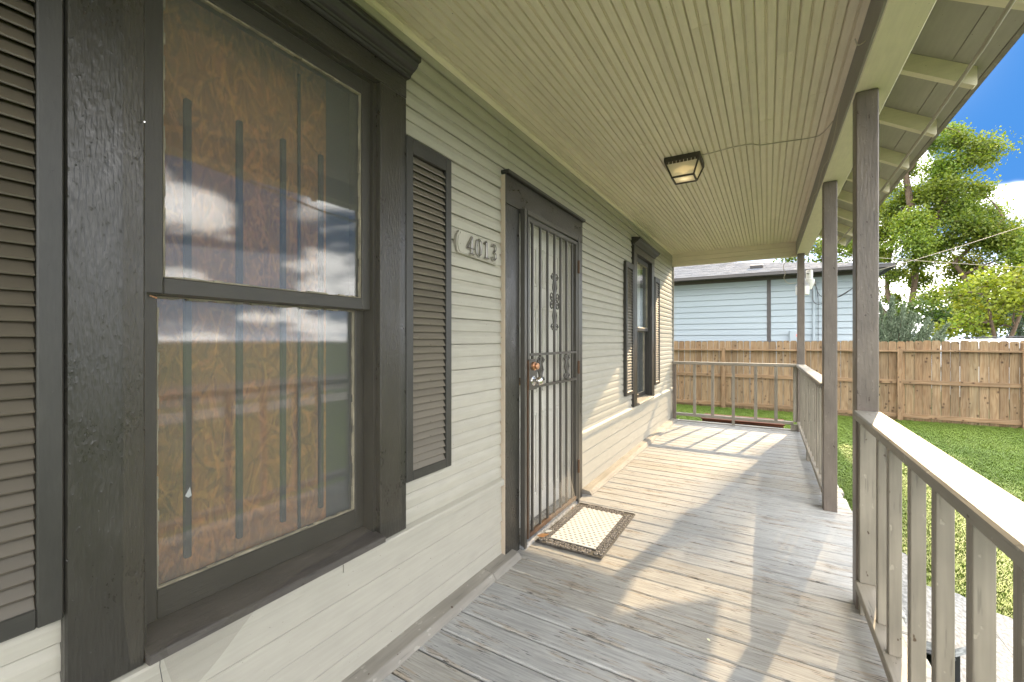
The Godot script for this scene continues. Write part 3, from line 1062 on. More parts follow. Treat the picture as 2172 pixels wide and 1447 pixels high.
	for i in 24:
		for jj in 30:
			var p0: Vector3 = gr[i][jj]
			var p1: Vector3 = gr[i + 1][jj]
			var p2: Vector3 = gr[i + 1][jj + 1]
			var p3: Vector3 = gr[i][jj + 1]
			var nn := (p1 - p0).cross(p3 - p0).normalized()
			if nn.x < 0: nn = -nn
			sh.quad(p0, p1, p2, p3, nn)
	obj("clear_sheet", sh, M.sheet, sd)


# ---------------------------------------------------------------- things on the porch
func shutter(t0: float, t1: float, label: String, slats: String) -> void:
	var y0 := 0.682
	var y1 := 2.148
	var s := thing("louvred_shutter", label, "shutter", Vector3(0.006, y0, -(t0 + t1) / 2), "louvred shutters beside the windows")
	var w := t1 - t0
	var h := y1 - y0
	var f := mb(1)
	f.box(Vector3(0, 0, -w / 2), Vector3(0.032, h, -w / 2 + 0.040), 0.003)
	f.box(Vector3(0, 0, w / 2 - 0.040), Vector3(0.032, h, w / 2), 0.003)
	f.grain = 2
	f.box(Vector3(0.0005, h - 0.066, -w / 2 + 0.0395), Vector3(0.0315, h, w / 2 - 0.0395), 0.003)
	f.box(Vector3(0.0005, 0, -w / 2 + 0.0395), Vector3(0.0315, 0.042, w / 2 - 0.0395), 0.003)
	obj("frame", f, M.frame_paint, s)
	var back := mb(1)
	back.box(Vector3(-0.0005, 0.02, -w / 2 + 0.02), Vector3(0.001, h - 0.03, w / 2 - 0.02), 0)
	obj("backing", back, M.frame_paint, s)
	var n := 43
	var meshes := []
	for k in 5:
		var b := mb(2, 0.12)
		b.xf = Transform3D(Basis(Vector3(0, 0, 1), deg_to_rad(-60)), Vector3(0.0145, 0, 0))
		b.box(Vector3(-0.0225, -0.003, -w / 2 + 0.040), Vector3(0.0225, 0.003, w / 2 - 0.040), 0.0022)
		meshes.append(b.mesh(M[slats]))
	for k in n:
		put_mesh("slat", meshes[rng.randi() % 5], s, Vector3(0, 0.042 + (h - 0.108) * (k + 0.5) / n, 0))

func railing(called: String, label: String) -> Node3D:
	return thing(called, label, "railing", Vector3.ZERO, "porch railings")

func build_railings() -> void:
	rng.seed = 107
	var r := railing("porch_railing", "near porch railing with sunlit flat cap, ending at the front post")
	var c := mb(2)
	bx(c, 1.690, 1.797, 0.909, 0.950, -1.4, 2.602, 0.006)
	obj("cap", c, M.cap_paint, r)
	boxpart("bottom_rail", r, M.rail_paint, 1.698, 1.790, 0.103, 0.143, -1.4, 2.602, 0.004)
	boxpart("end_block", r, M.rail_paint, 1.712, 1.782, 0.1435, 0.9085, 2.572, 2.6025, 0.003, 1)
	boxpart("end_block", r, M.rail_paint, 1.712, 1.782, -0.001, 0.1025, 2.555, 2.6025, 0.003, 1)
	var at := [2.238, 2.036, 1.783, 1.541, 1.309, 1.092, 0.86, 0.63, 0.40, 0.17, -0.06, -0.3, -0.55, -0.8]
	for t in at:
		var lean := rng.randf_range(-0.003, 0.003)
		boxpart("baluster", r, M.rail_paint, 1.720 + lean, 1.757 + lean, 0.1432, 0.9087, t, t + 0.036, 0.002, 1, 0.05)
	r = railing("porch_railing", "far side railing with close balusters between the second post and the corner post")
	c = mb(2)
	bx(c, 1.690, 1.797, 0.911, 0.952, 4.092, 7.261, 0.006)
	obj("cap", c, M.cap_paint, r)
	boxpart("bottom_rail", r, M.rail_paint, 1.698, 1.790, 0.103, 0.143, 4.0925, 7.261, 0.004)
	boxpart("end_block", r, M.rail_paint, 1.712, 1.782, -0.001, 0.91, 4.0922, 4.122, 0.003, 1)
	boxpart("support_block", r, M.rail_paint, 1.70, 1.74, -0.001, 0.1025, 5.55, 5.64, 0.003, 1)
	for k in 13:
		var t := 4.285 + k * 0.2215
		boxpart("baluster", r, M.rail_paint, 1.720, 1.757, 0.1432, 0.9107, t, t + 0.036, 0.002, 1, 0.05)
	r = railing("porch_railing", "short end railing across the far end of the porch, grass behind")
	c = mb(0)
	bx(c, 0.024, 1.701, 0.908, 0.952, 7.275, 7.375, 0.006)
	obj("cap", c, M.rail_paint, r)
	boxpart("bottom_rail", r, M.rail_paint, 0.06, 1.66, 0.088, 0.130, 7.29, 7.36, 0.004, 0)
	for x in [0.352, 0.611, 0.897, 1.19, 1.446]:
		boxpart("baluster", r, M.rail_paint, x - 0.021, x + 0.021, 0.1302 if absf(x - 0.897) > 0.01 else 0.007, 0.9078, 7.283, 7.322 if absf(x - 0.897) > 0.01 else 7.2895, 0.002, 1, 0.05)
	boxpart("end_block", r, M.post_paint, 0.023, 0.075, 0.007, 0.9078, 7.285, 7.335, 0.003, 1)
	boxpart("end_block", r, M.rail_paint, 1.625, 1.7005, 0.007, 0.0878, 7.29, 7.36, 0.003, 1)
	boxpart("end_block", r, M.rail_paint, 1.655, 1.7008, 0.1302, 0.9078, 7.285, 7.33, 0.003, 1)

func build_plaque() -> void:
	rng.seed = 108
	var o := thing("house_number_plaque", "cream wall plaque with rounded ends reading 4013", "house number", Vector3(0.004, 1.772, -1.882))
	var q := PackedVector2Array()   # (z, y)
	var hw := 0.178
	var hh := 0.062
	for s in [1.0, -1.0]:
		for k in 9:
			var w: float = lerpf(-0.9, 0.9, k / 8.0) * s
			q.append(Vector2(s * (hw + 0.020 * cos(w * 1.72)), hh * 0.82 * sin(w * 1.72) / sin(0.9 * 1.72)))
		q.append(Vector2(s * (hw - 0.002), s * hh))
	var b := mb(0)
	b.prism(q, 0, 0.0, 0.016)
	var q2 := PackedVector2Array()
	for p in q: q2.append(p * Vector2(0.955, 0.90))
	b.prism(q2, 0, 0.016, 0.020)
	obj("plate", b, M.siding_paint, o)
	var strokes := {
		"4": [[[0.010, -0.045], [0.010, 0.043], [-0.018, -0.018], [0.022, -0.018]], [[-0.002, -0.044], [0.021, -0.044]]],
		"0": [[[0.0, 0.043], [0.011, 0.034], [0.0145, 0.0], [0.011, -0.034], [0.0, -0.043], [-0.011, -0.034], [-0.0145, 0.0], [-0.011, 0.034], [0.0, 0.043]]],
		"1": [[[-0.013, 0.030], [-0.003, 0.042], [0.002, 0.042], [0.002, -0.043]], [[-0.011, -0.043], [0.014, -0.043]]],
		"3": [[[-0.013, 0.028], [-0.008, 0.041], [0.005, 0.042], [0.012, 0.030], [0.011, 0.012], [-0.001, 0.002], [0.012, -0.010], [0.013, -0.030], [0.004, -0.043], [-0.009, -0.041], [-0.014, -0.026]]],
	}
	var place := [["4", 0.098], ["0", 0.022], ["1", -0.049], ["3", -0.122]]
	for p in place:
		var n := mb(1)
		var core := mb(1)
		for line in strokes[p[0]]:
			var path := []
			for k in line.size():
				path.append(Vector3(0.026, line[k][1], p[1] - line[k][0] * 1.5))
			for k in path.size() - 1:
				n.tube([path[k], path[k + 1]], 0.0066, 0.0066, 8)
				core.tube([path[k] + Vector3(0.0050, 0, 0), path[k + 1] + Vector3(0.0050, 0, 0)], 0.0030, 0.0030, 6)
		var dg := obj("digit", n, M.digit_metal, o)
		obj("inset", core, M.pewter, dg)
	for s in [-1.0, 1.0]:
		var sc := mb(0)
		sc.xf = Transform3D(Basis(Vector3(0, 0, 1), -PI / 2), Vector3(0.020, -0.004, s * 0.168))
		sc.lathe([Vector2(0.0, 0.002), Vector2(0.003, 0.0015), Vector2(0.004, 0.0)], 8)
		obj("screw", sc, M.siding_paint, o)

func build_lamp() -> void:
	rng.seed = 109
	var o := thing("ceiling_lamp", "square bronze porch lantern with frosted panes, mounted flat on the ceiling", "ceiling light", Vector3(0.800, ceil_y(-3.40), -3.46))
	var top := 0.118
	var bot := 0.076
	var y0 := -0.012
	var y1 := -0.140
	var cn := mb(1)
	cn.box(Vector3(-0.125, -0.034, -0.125), Vector3(0.125, 0.001, 0.125), 0.003)
	obj("canopy", cn, M.lamp_metal, o)
	var f := mb(1)
	var c4 := [Vector2(-1, -1), Vector2(1, -1), Vector2(1, 1), Vector2(-1, 1)]
	for k in 4:
		var a: Vector2 = c4[k]
		var b: Vector2 = c4[(k + 1) % 4]
		f.tube([Vector3(a.x * top, y0 - 0.02, a.y * top), Vector3(a.x * bot, y1, a.y * bot)], 0.0085, 0.0075, 4)
		f.tube([Vector3(a.x * bot, y1, a.y * bot), Vector3(b.x * bot, y1, b.y * bot)], 0.0080, 0.0080, 4)
		# scalloped valance
		for s in 9:
			var p := a.lerp(b, (s + 0.5) / 9.0) * (top - 0.002)
			f.xf = Transform3D(Basis(), Vector3(p.x, -0.040, p.y))
			f.box(Vector3(-0.011 if absf(a.y - b.y) < 0.1 else -0.002, -0.012, -0.011 if absf(a.x - b.x) < 0.1 else -0.002), Vector3(0.011 if absf(a.y - b.y) < 0.1 else 0.002, 0.008, 0.011 if absf(a.x - b.x) < 0.1 else 0.002), 0.004)
			f.xf = Transform3D()
	obj("frame", f, M.lamp_metal, o)
	for k in 4:
		var a: Vector2 = c4[k]
		var b: Vector2 = c4[(k + 1) % 4]
		var p := mb(1)
		var nn := Vector3((a.x + b.x), -0.6, (a.y + b.y)).normalized()
		var i0 := 0.97
		p.quad(Vector3(a.x * top * i0, y0 - 0.022, a.y * top * i0), Vector3(b.x * top * i0, y0 - 0.022, b.y * top * i0), Vector3(b.x * bot * i0, y1, b.y * bot * i0), Vector3(a.x * bot * i0, y1, a.y * bot * i0), nn)
		obj("pane", p, M.frosted, o)
	var bp := mb(1)
	bp.quad(Vector3(-bot, y1 + 0.002, -bot), Vector3(bot, y1 + 0.002, -bot), Vector3(bot, y1 + 0.002, bot), Vector3(-bot, y1 + 0.002, bot), Vector3(0, -1, 0))
	obj("pane", bp, M.frosted, o)
	for s in [-0.045, 0.045]:
		var lb := mb(1)
		lb.xf = Transform3D(Basis(Vector3(0, 0, 1), PI / 2 * signf(s)), Vector3(s * 0.2, -0.068, 0.01))
		lb.lathe([Vector2(0.012, -0.06), Vector2(0.013, -0.03), Vector2(0.026, -0.005), Vector2(0.030, 0.015), Vector2(0.022, 0.034), Vector2(0.0, 0.042)], 14)
		obj("bulb", lb, M.bulb_white, o)
	var glow := OmniLight3D.new()
	glow.name = "lamp_light"
	glow.light_energy = 0.0014
	glow.light_color = Color(1.0, 0.90, 0.70)
	glow.light_size = 0.03
	glow.omni_range = 12.0
	glow.omni_attenuation = 2.0
	glow.shadow_enabled = true
	glow.position = Vector3(0, -0.10, 0)
	o.add_child(glow)

func wire(called: String, label: String, category: String, path: Array, r: float, m: Material) -> void:
	# a smooth line through the points
	var cv := Curve3D.new()
	for k in path.size():
		var d: Vector3 = (path[mini(k + 1, path.size() - 1)] - path[maxi(k - 1, 0)]) * 0.17
		cv.add_point(path[k], -d, d)
	var pts := []
	for p in cv.tessellate(4, 3): pts.append(p)
	var b := mb(2)
	b.tube(pts, r, r, 7)
	tag(obj(called, b, m), label, category)

func build_wires() -> void:
	rng.seed = 110
	var c := func(x: float, t: float) -> Vector3: return Vector3(x, ceil_y(-t) - 0.004, -t)
	wire("lamp_wire", "thin tan wire stapled across the porch ceiling from lantern to beam", "wire", [c.call(0.915, 3.41), c.call(1.0, 3.41), c.call(1.147, 3.385), c.call(1.24, 3.40), c.call(1.30, 3.45), c.call(1.40, 3.47), c.call(1.593, 3.50), c.call(1.65, 3.46), c.call(1.688, 3.30)], 0.0035, M.wire_tan)
	var path := []
	for k in 22:
		var t := 3.0 + k * 0.2
		path.append(Vector3(1.692, 2.428 + 0.0095 * (t + 1.6) + 0.05 + 0.025 * sin(k * 1.7) + (0.12 if k == 0 else 0.0), -t))
	wire("beam_wire", "thin dark wire wandering along the inner face of the long beam", "wire", path, 0.003, M.wire_tan)
	wire("drooping_wire", "curly loose pale wire drooping from the far beam end to the yard lamp", "wire", [Vector3(1.66, 2.52, -7.36), Vector3(1.58, 2.46, -7.42), Vector3(1.54, 2.36, -7.46), Vector3(1.565, 2.28, -7.47), Vector3(1.55, 2.20, -7.48), Vector3(1.60, 2.13, -7.50), Vector3(1.70, 2.13, -7.52)], 0.004, M.wire_tan)
	var cable := []
	for k in 12:
		var t := 0.6 + k * 0.62
		cable.append(Vector3(2.09, 2.43 + 0.0125 * (t - 4.2) * (t - 4.2) + (0.03 if t < 2.4 else 0.0), -t))
	wire("eave_cable", "long grey cable slung under the eave rafters, parallel to the beam", "cable", cable, 0.008, M.cable_grey)
	wire("bent_nail", "small rusty bent nail sticking out of the inner face of the long beam", "nail", [Vector3(1.70, 2.53, -2.28), Vector3(1.67, 2.525, -2.30), Vector3(1.655, 2.545, -2.28)], 0.0025, M.wire_tan)

func build_mat() -> void:
	rng.seed = 111
	var x0 := 0.070
	var x1 := 0.508
	var t0 := 2.422
	var t1 := 3.175
	var o := thing("doormat", "rubber doormat with scrolled black border and pale slotted centre, before the front door", "doormat", Vector3.ZERO)
	var b := mb(2)
	bx(b, x0, x1, 0.001, 0.008, t0, t1, 0.003)
	var i0 := x0 + 0.068
	var i1 := x1 - 0.068
	var j0 := t0 + 0.084
	var j1 := t1 - 0.084
	for e in [[x0, x0 + 0.007, t0, t1], [x1 - 0.007, x1, t0, t1]]:
		bx(b, e[0], e[1], 0.0075, 0.0125, e[2], e[3], 0.002)
	for e in [[t0, t0 + 0.007], [t1 - 0.007, t1]]:
		bx(b, x0 + 0.007, x1 - 0.007, 0.0075, 0.0125, e[0], e[1], 0.002)
	bx(b, i0 - 0.006, i1 + 0.006, 0.0075, 0.0115, j0 - 0.006, j1 + 0.006, 0.002)
	obj("border", b, M.rubber, o)
	# raised scrolls along the border
	var s := mb(2)
	var curl := func(cx: float, ct: float, r: float, st: float, dir: float) -> void:
		var pts := []
		for k in 15:
			var f := k / 14.0
			var w := st + dir * f * TAU * 1.25
			pts.append(Vector3(cx + cos(w) * r * (1.0 - 0.7 * f), 0.011, -ct - sin(w) * r * (1.0 - 0.7 * f)))
		s.tube(pts, 0.0042, 0.003, 5)
	for row in 2:
		var cx := x0 + 0.037 if row == 0 else x1 - 0.037
		var k := 0
		var ct := t0 + 0.045
		while ct < t1 - 0.03:
			for q in [-1.0, 1.0]:
				curl.call(cx + q * 0.0135, ct + 0.006 * q, 0.0145, rng.randf() * TAU, q * (1.0 if k % 2 == 0 else -1.0))
			ct += 0.034
			k += 1
	for row in 2:
		var ct := t0 + 0.043 if row == 0 else t1 - 0.043
		var cx := x0 + 0.085
		var k := 0
		while cx < x1 - 0.07:
			for q in [-1.0, 1.0]:
				curl.call(cx + 0.005 * q, ct + q * 0.0165, 0.0165, rng.randf() * TAU, q * (1.0 if k % 2 == 0 else -1.0))
			cx += 0.036
			k += 1
	var sr := obj("scroll_relief", s, M.sunlit_relief_rubber, o)
	sr.set_meta("kind", "stuff")
	# slotted centre: bars with gaps between them
	var c := mb(0)
	var rows := 19
	var rt := (j1 - j0) / rows
	for r in rows:
		var ta := j0 + r * rt
		bx(c, i0, i1, 0.0125, 0.0165, ta, ta + rt * 0.64, 0.001)
		var cols := 8
		var cw := (i1 - i0) / cols
		for k in cols + 1:
			var xa := i0 + (k - (0.5 if r % 2 else 0.0)) * cw
			bx(c, maxf(xa, i0), minf(xa + cw * 0.5, i1), 0.0125, 0.0162, ta + rt * 0.64, ta + rt, 0.0) if minf(xa + cw * 0.5, i1) > maxf(xa, i0) + 0.001 else null
	obj("slotted_centre", c, M.mat_weave, o)

func curled_leaf(called: String, at: Vector3, size: float, turn: float, m: Material, label: String, cat: String, curl := 0.35) -> void:
	var b := mb(0)
	b.xf = Transform3D(Basis(Vector3.UP, turn), at)
	var n := 6
	for i in n:
		var f0 := float(i) / n
		var f1 := float(i + 1) / n
		var w0 := sin(PI * (0.08 + 0.9 * f0)) * 0.34
		var w1 := sin(PI * (0.08 + 0.9 * f1)) * 0.34
		var y0 := 0.003 + curl * size * pow(f0 - 0.35, 2.0)
		var y1 := 0.003 + curl * size * pow(f1 - 0.35, 2.0)
		for s in [-1.0, 1.0]:
			b.quad(Vector3(f0 * size, y0, 0), Vector3(f1 * size, y1, 0), Vector3(f1 * size, y1 + w1 * size * 0.4, s * w1 * size), Vector3(f0 * size, y0 + w0 * size * 0.4, s * w0 * size), Vector3(0, 1, -s * 0.5).normalized())
	tag(obj(called, b, m), label, cat)

func build_small() -> void:
	rng.seed = 112
	curled_leaf("dry_leaf", Vector3(0.068, 0.018, -2.46), 0.075, 0.5, M.dry_leaf, "curled orange dry leaf on the doormat's near wall corner", "leaf", 0.6)
	curled_leaf("paper_scrap", Vector3(0.085, 0.016, -2.545), 0.05, 1.0, M.white_scrap, "small pale torn scrap on the doormat beside the dry leaf", "scrap", 0.3)
	curled_leaf("dry_leaf", Vector3(0.070, 0.001, -3.02), 0.045, 1.9, M.dry_leaf, "small brown dry leaf in the crack between doormat and door sill", "leaf", 0.5)
	curled_leaf("green_leaf", Vector3(1.13, 0.001, -2.0), 0.018, 2.4, M.leaf_bright, "tiny bright green leaf on the grey floor boards", "leaf", 0.2)
	var pk := mb(0)
	pk.xf = Transform3D(Basis(Vector3(0, 0, 1), -0.15), Vector3(0.042, 0.0385, -5.135))
	pk.lathe([Vector2(0.013, 0.0), Vector2(0.012, 0.003), Vector2(0.006, 0.004), Vector2(0.0, 0.003)], 10)
	tag(obj("red_cap", pk, M.pink), "small red cap lying on the base trim below the far window", "cap")
	# staples and nails in the window trim
	wire("nail", "short pale nail sticking out of the dark casing left of the boarded window", "nail", [Vector3(0.030, 1.812, -0.432), Vector3(0.05, 1.808, -0.438)], 0.0022, M.nickel)
	wire("nail", "copper-coloured staple at the boarded window's left side by the meeting rail", "nail", [Vector3(0.030, 1.392, -0.456), Vector3(0.044, 1.386, -0.464)], 0.0022, M.copper)
	var sc := mb(1)
	sc.tri(Vector3(-0.064, 0.845, -0.568), Vector3(-0.064, 0.868, -0.580), Vector3(-0.064, 0.842, -0.584), Vector3(1, 0, 0))
	sc.tri(Vector3(-0.064, 0.845, -0.568), Vector3(-0.064, 0.838, -0.576), Vector3(-0.064, 0.842, -0.584), Vector3(1, 0, 0))
	tag(obj("paper_scrap", sc, M.white_scrap), "small white torn scrap stuck low on the boarded window's lower pane", "scrap")

func build_steps() -> void:
	rng.seed = 113
	var o := thing("porch_steps", "weathered grey wooden steps going down from the porch opening to the lawn", "steps", Vector3.ZERO)
	var h := [[1.87, 2.150, -0.165, 2.80, 3.93], [2.13, 2.43, -0.345, 2.74, 3.86], [2.436, 2.60, -0.350, 2.72, 3.70]]
	for k in h.size():
		var s: Array = h[k]
		var b := mb(2, 0.06)
		var q := PackedVector2Array([Vector2(s[0], -s[3]), Vector2(s[1] - 0.05, -s[3]), Vector2(s[1], -s[3] - 0.05), Vector2(s[1], -s[4] + 0.07), Vector2(s[1] - 0.03, -s[4] + 0.02), Vector2(s[1] - 0.08, -s[4]), Vector2(s[0], -s[4])])
		b.prism(q, 1, s[2] - 0.04, s[2])
		obj("tread", b, M.stone_grey, o)
	boxpart("riser", o, M.black_paint, 1.87, 1.90, -0.52, -0.03, 2.83, 3.9, 0.002)
	boxpart("riser", o, M.black_paint, 2.10, 2.125, GROUND, -0.206, 2.83, 3.88, 0.002)
	boxpart("riser", o, M.black_paint, 2.55, 2.575, GROUND, -0.391, 2.76, 3.68, 0.002)
	boxpart("nosing", o, M.black_paint, 1.875, 2.10, -0.225, -0.2055, 2.785, 2.83, 0.008)

func yard_lamp(at: Vector3, prof_cap: Array, prof_glass: Array, label: String) -> void:
	var o := thing("yard_lamp", label, "outdoor lamp", at, "outdoor lamps behind the corner post")
	var b := mb(1)
	b.lathe(prof_cap, 20)
	obj("housing", b, M.grey_metal if prof_cap[0].y > 0.15 else M.white_plastic, o)
	var g := mb(1)
	g.lathe(prof_glass, 20)
	obj("refractor", g, M.white_plastic, o)
	var a := mb(1)
	a.tube([Vector3(0, 0.2, 0), Vector3(-0.02, 0.24, 0.06), Vector3(-0.03, 0.22, 0.13)], 0.012, 0.012, 8)
	obj("bracket", a, M.grey_metal, o)

func build_far_porch() -> void:
	rng.seed = 114
	yard_lamp(Vector3(1.775, 1.945, -7.50), [Vector2(0.0, 0.31), Vector2(0.028, 0.31), Vector2(0.03, 0.24), Vector2(0.034, 0.235), Vector2(0.036, 0.215), Vector2(0.085, 0.135), Vector2(0.088, 0.125), Vector2(0.0, 0.124)], [Vector2(0.0, 0.123), Vector2(0.082, 0.123), Vector2(0.084, 0.05), Vector2(0.080, 0.005), Vector2(0.07, 0.0), Vector2(0.0, 0.0)], "bell-shaped outdoor lamp with grey hood, left behind the porch corner post")
	yard_lamp(Vector3(1.865, 2.03, -7.60), [Vector2(0.0, 0.14), Vector2(0.062, 0.14), Vector2(0.064, 0.148), Vector2(0.044, 0.155), Vector2(0.044, 0.27), Vector2(0.038, 0.285), Vector2(0.0, 0.287)], [Vector2(0.0, 0.0), Vector2(0.028, 0.002), Vector2(0.062, 0.095), Vector2(0.064, 0.139), Vector2(0.0, 0.139)], "white cone-bottomed outdoor lamp, right behind the porch corner post")
	# dark-stained chest on the grass just past the end railing
	var o := thing("wooden_chest", "low reddish-brown panelled chest on the grass past the end railing", "chest", Vector3(0, GROUND, 0))
	var b := mb(0)
	var top := 0.515
	b.box(Vector3(0.375, 0, -8.5), Vector3(1.56, top - 0.02, -8.02), 0.004)
	obj("body", b, M.chest_wood, o)
	b = mb(0)
	b.box(Vector3(0.355, top - 0.02, -8.52), Vector3(1.578, top, -8.0), 0.005)
	obj("lid", b, M.chest_wood, o)
	for p in [[0.40, 0.96], [0.995, 1.535]]:
		var f := mb(0)
		f.box(Vector3(p[0], 0.06, -8.022), Vector3(p[1], top - 0.045, -8.0185), 0.001)
		var fr := obj("panel_groove", f, M.chest_line, o)
		var g := mb(0)
		g.box(Vector3(p[0] + 0.022, 0.08, -8.020), Vector3(p[1] - 0.022, top - 0.066, -8.010), 0.004)
		obj("panel", g, M.chest_wood, o)


# ---------------------------------------------------------------- the yard
func build_ground() -> void:
	rng.seed = 115
	var b := mb(2)
	b.quad(Vector3(-220, GROUND, -260), Vector3(260, GROUND, -260), Vector3(260, GROUND, 200), Vector3(-220, GROUND, 200), Vector3.UP)
	var g := obj("ground", b, M.soil)
	g.set_meta("kind", "structure")
	b = mb(2)
	b.box(Vector3(9.8, GROUND - 0.1, -60), Vector3(11.4, GROUND + 0.02, 60), 0.01)
	b.box(Vector3(12.6, GROUND - 0.1, -60), Vector3(12.78, GROUND + 0.03, 60), 0.01)
	obj("pavement", b, M.concrete).set_meta("kind", "structure")  # unseen pale paving, added to bounce light up to the porch ceiling
	b = mb(2)
	b.box(Vector3(12.79, GROUND - 0.2, -60), Vector3(19.0, GROUND + 0.004, 60), 0.0)
	obj("road", b, M.road).set_meta("kind", "structure")  # unseen street surface, added with the paving for its bounce
	# lawn: tufts of blades
	var t := MB.new()
	for k in 14:
		var w := rng.randf() * TAU
		var d := Vector3(cos(w), 0, sin(w))
		var side := Vector3(-d.z, 0, d.x)
		var base := Vector3(rng.randf_range(-0.035, 0.035), 0, rng.randf_range(-0.035, 0.035))
		var hgt := rng.randf_range(0.035, 0.062)
		var tip := base + d * rng.randf_range(0.008, 0.035) + Vector3(0, hgt, 0)
		var mid := base.lerp(tip, 0.55) + Vector3(0, hgt * 0.1, 0) - d * 0.004
		var k2 := rng.randf_range(0.75, 1.2)
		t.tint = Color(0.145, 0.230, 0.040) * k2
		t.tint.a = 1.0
		var nn := (d * 0.5 + Vector3.UP).normalized()
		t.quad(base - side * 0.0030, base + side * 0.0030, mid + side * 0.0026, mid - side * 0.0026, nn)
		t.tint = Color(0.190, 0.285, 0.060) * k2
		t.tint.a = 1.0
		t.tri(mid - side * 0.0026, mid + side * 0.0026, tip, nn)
	var mm := MultiMesh.new()
	mm.transform_format = MultiMesh.TRANSFORM_3D
	mm.use_colors = true
	mm.mesh = t.mesh(M.blade)
	var spots := []
	var f := FastNoiseLite.new()
	f.seed = 4
	f.frequency = 0.35
	var areas := [[-1.2, 9.5, -12.95, -7.5, 40000], [1.9, 9.0, -7.5, -4.0, 36000], [1.95, 6.5, -4.0, -1.0, 36000], [0.0, 1.9, -9.5, -7.45, 4000], [1.95, 9.6, -1.0, 7.0, 34000]]
	for ar in areas:
		for k in ar[4]:
			var p := Vector3(rng.randf_range(ar[0], ar[1]), GROUND, rng.randf_range(ar[2], ar[3]))
			if p.x > 0.36 and p.x < 1.57 and p.z > -8.51 and p.z < -8.01: continue
			if p.x < 2.56 and p.z < -2.76 and p.z > -3.84: continue
			spots.append(p)
	mm.instance_count = spots.size()
	for i in spots.size():
		var p: Vector3 = spots[i]
		var s := rng.randf_range(0.75, 1.25)
		mm.set_instance_transform(i, Transform3D(Basis(Vector3.UP, rng.randf() * TAU).scaled(Vector3(s, s * rng.randf_range(0.8, 1.2), s)), p))
		var n := f.get_noise_2d(p.x, p.z)
		var q := 1.0 + n * 0.22 + rng.randf_range(-0.12, 0.12)
		mm.set_instance_color(i, Color(q * (1.0 + n * 0.1), q, q * 0.9))
	var l := MultiMeshInstance3D.new()
	l.multimesh = mm
	l.name = "lawn_grass"
	l.set_meta("label", "short bright green lawn grass between porch and wooden fence")
	l.set_meta("category", "grass")
	l.set_meta("kind", "stuff")
	add_child(l)

func build_fence() -> void:
	rng.seed = 116
	var z := -12.93
	var o := thing("wooden_fence", "knotty cedar privacy fence with dog-eared pickets and three rails across the yard", "fence", Vector3.ZERO)
	var x := -3.2
	while x < 9.5:
		var w := 0.1405
		var s := rng.randf_range(0.72, 1.18)
		var b := mb(1)
		var warm := rng.randf_range(-0.06, 0.08)
		b.tint = Color(s * (1.0 + warm), s, s * (1.0 - warm * 0.8))
		var top := 1.284 + rng.randf_range(-0.016, 0.010)
		var lean := rng.randf_range(-0.004, 0.004)
		var q := PackedVector2Array([Vector2(x, GROUND - 0.02), Vector2(x + w, GROUND - 0.02), Vector2(x + w + lean, top - 0.035), Vector2(x + w - 0.012 + lean, top - 0.012), Vector2(x + w - 0.034 + lean, top), Vector2(x + 0.034 + lean, top), Vector2(x + 0.012 + lean, top - 0.012), Vector2(x + lean, top - 0.035)])
		b.prism(q, 2, z, z - 0.017)
		obj("picket", b, M.cedar, o)
		x += w + rng.randf_range(0.003, 0.011)
	var posts := [-3.38, -1.53, 0.32, 2.12, 3.92, 5.86, 7.7, 9.4]
	for k in posts.size() - 1:
		for r in [[1.030, 1.068, 0.085], [0.305, 0.395, 0.04], [-0.445, -0.355, 0.04]]:
			var b := mb(0, 0.12)
			var dip := rng.randf_range(-0.012, 0.012)
			b.box(Vector3(posts[k] + 0.045, r[0] + dip, z + 0.0015), Vector3(posts[k + 1] - 0.045, r[1] + dip, z + r[2]), 0.003)
			obj("rail", b, M.cedar_post, o)
	for p in posts:
		var b := mb(1, 0.12)
		b.box(Vector3(p - 0.044, GROUND - 0.05, z + 0.002), Vector3(p + 0.044, 1.10 if p != 5.86 else 1.235, z + 0.09), 0.004)
		obj("post", b, M.cedar_post, o)

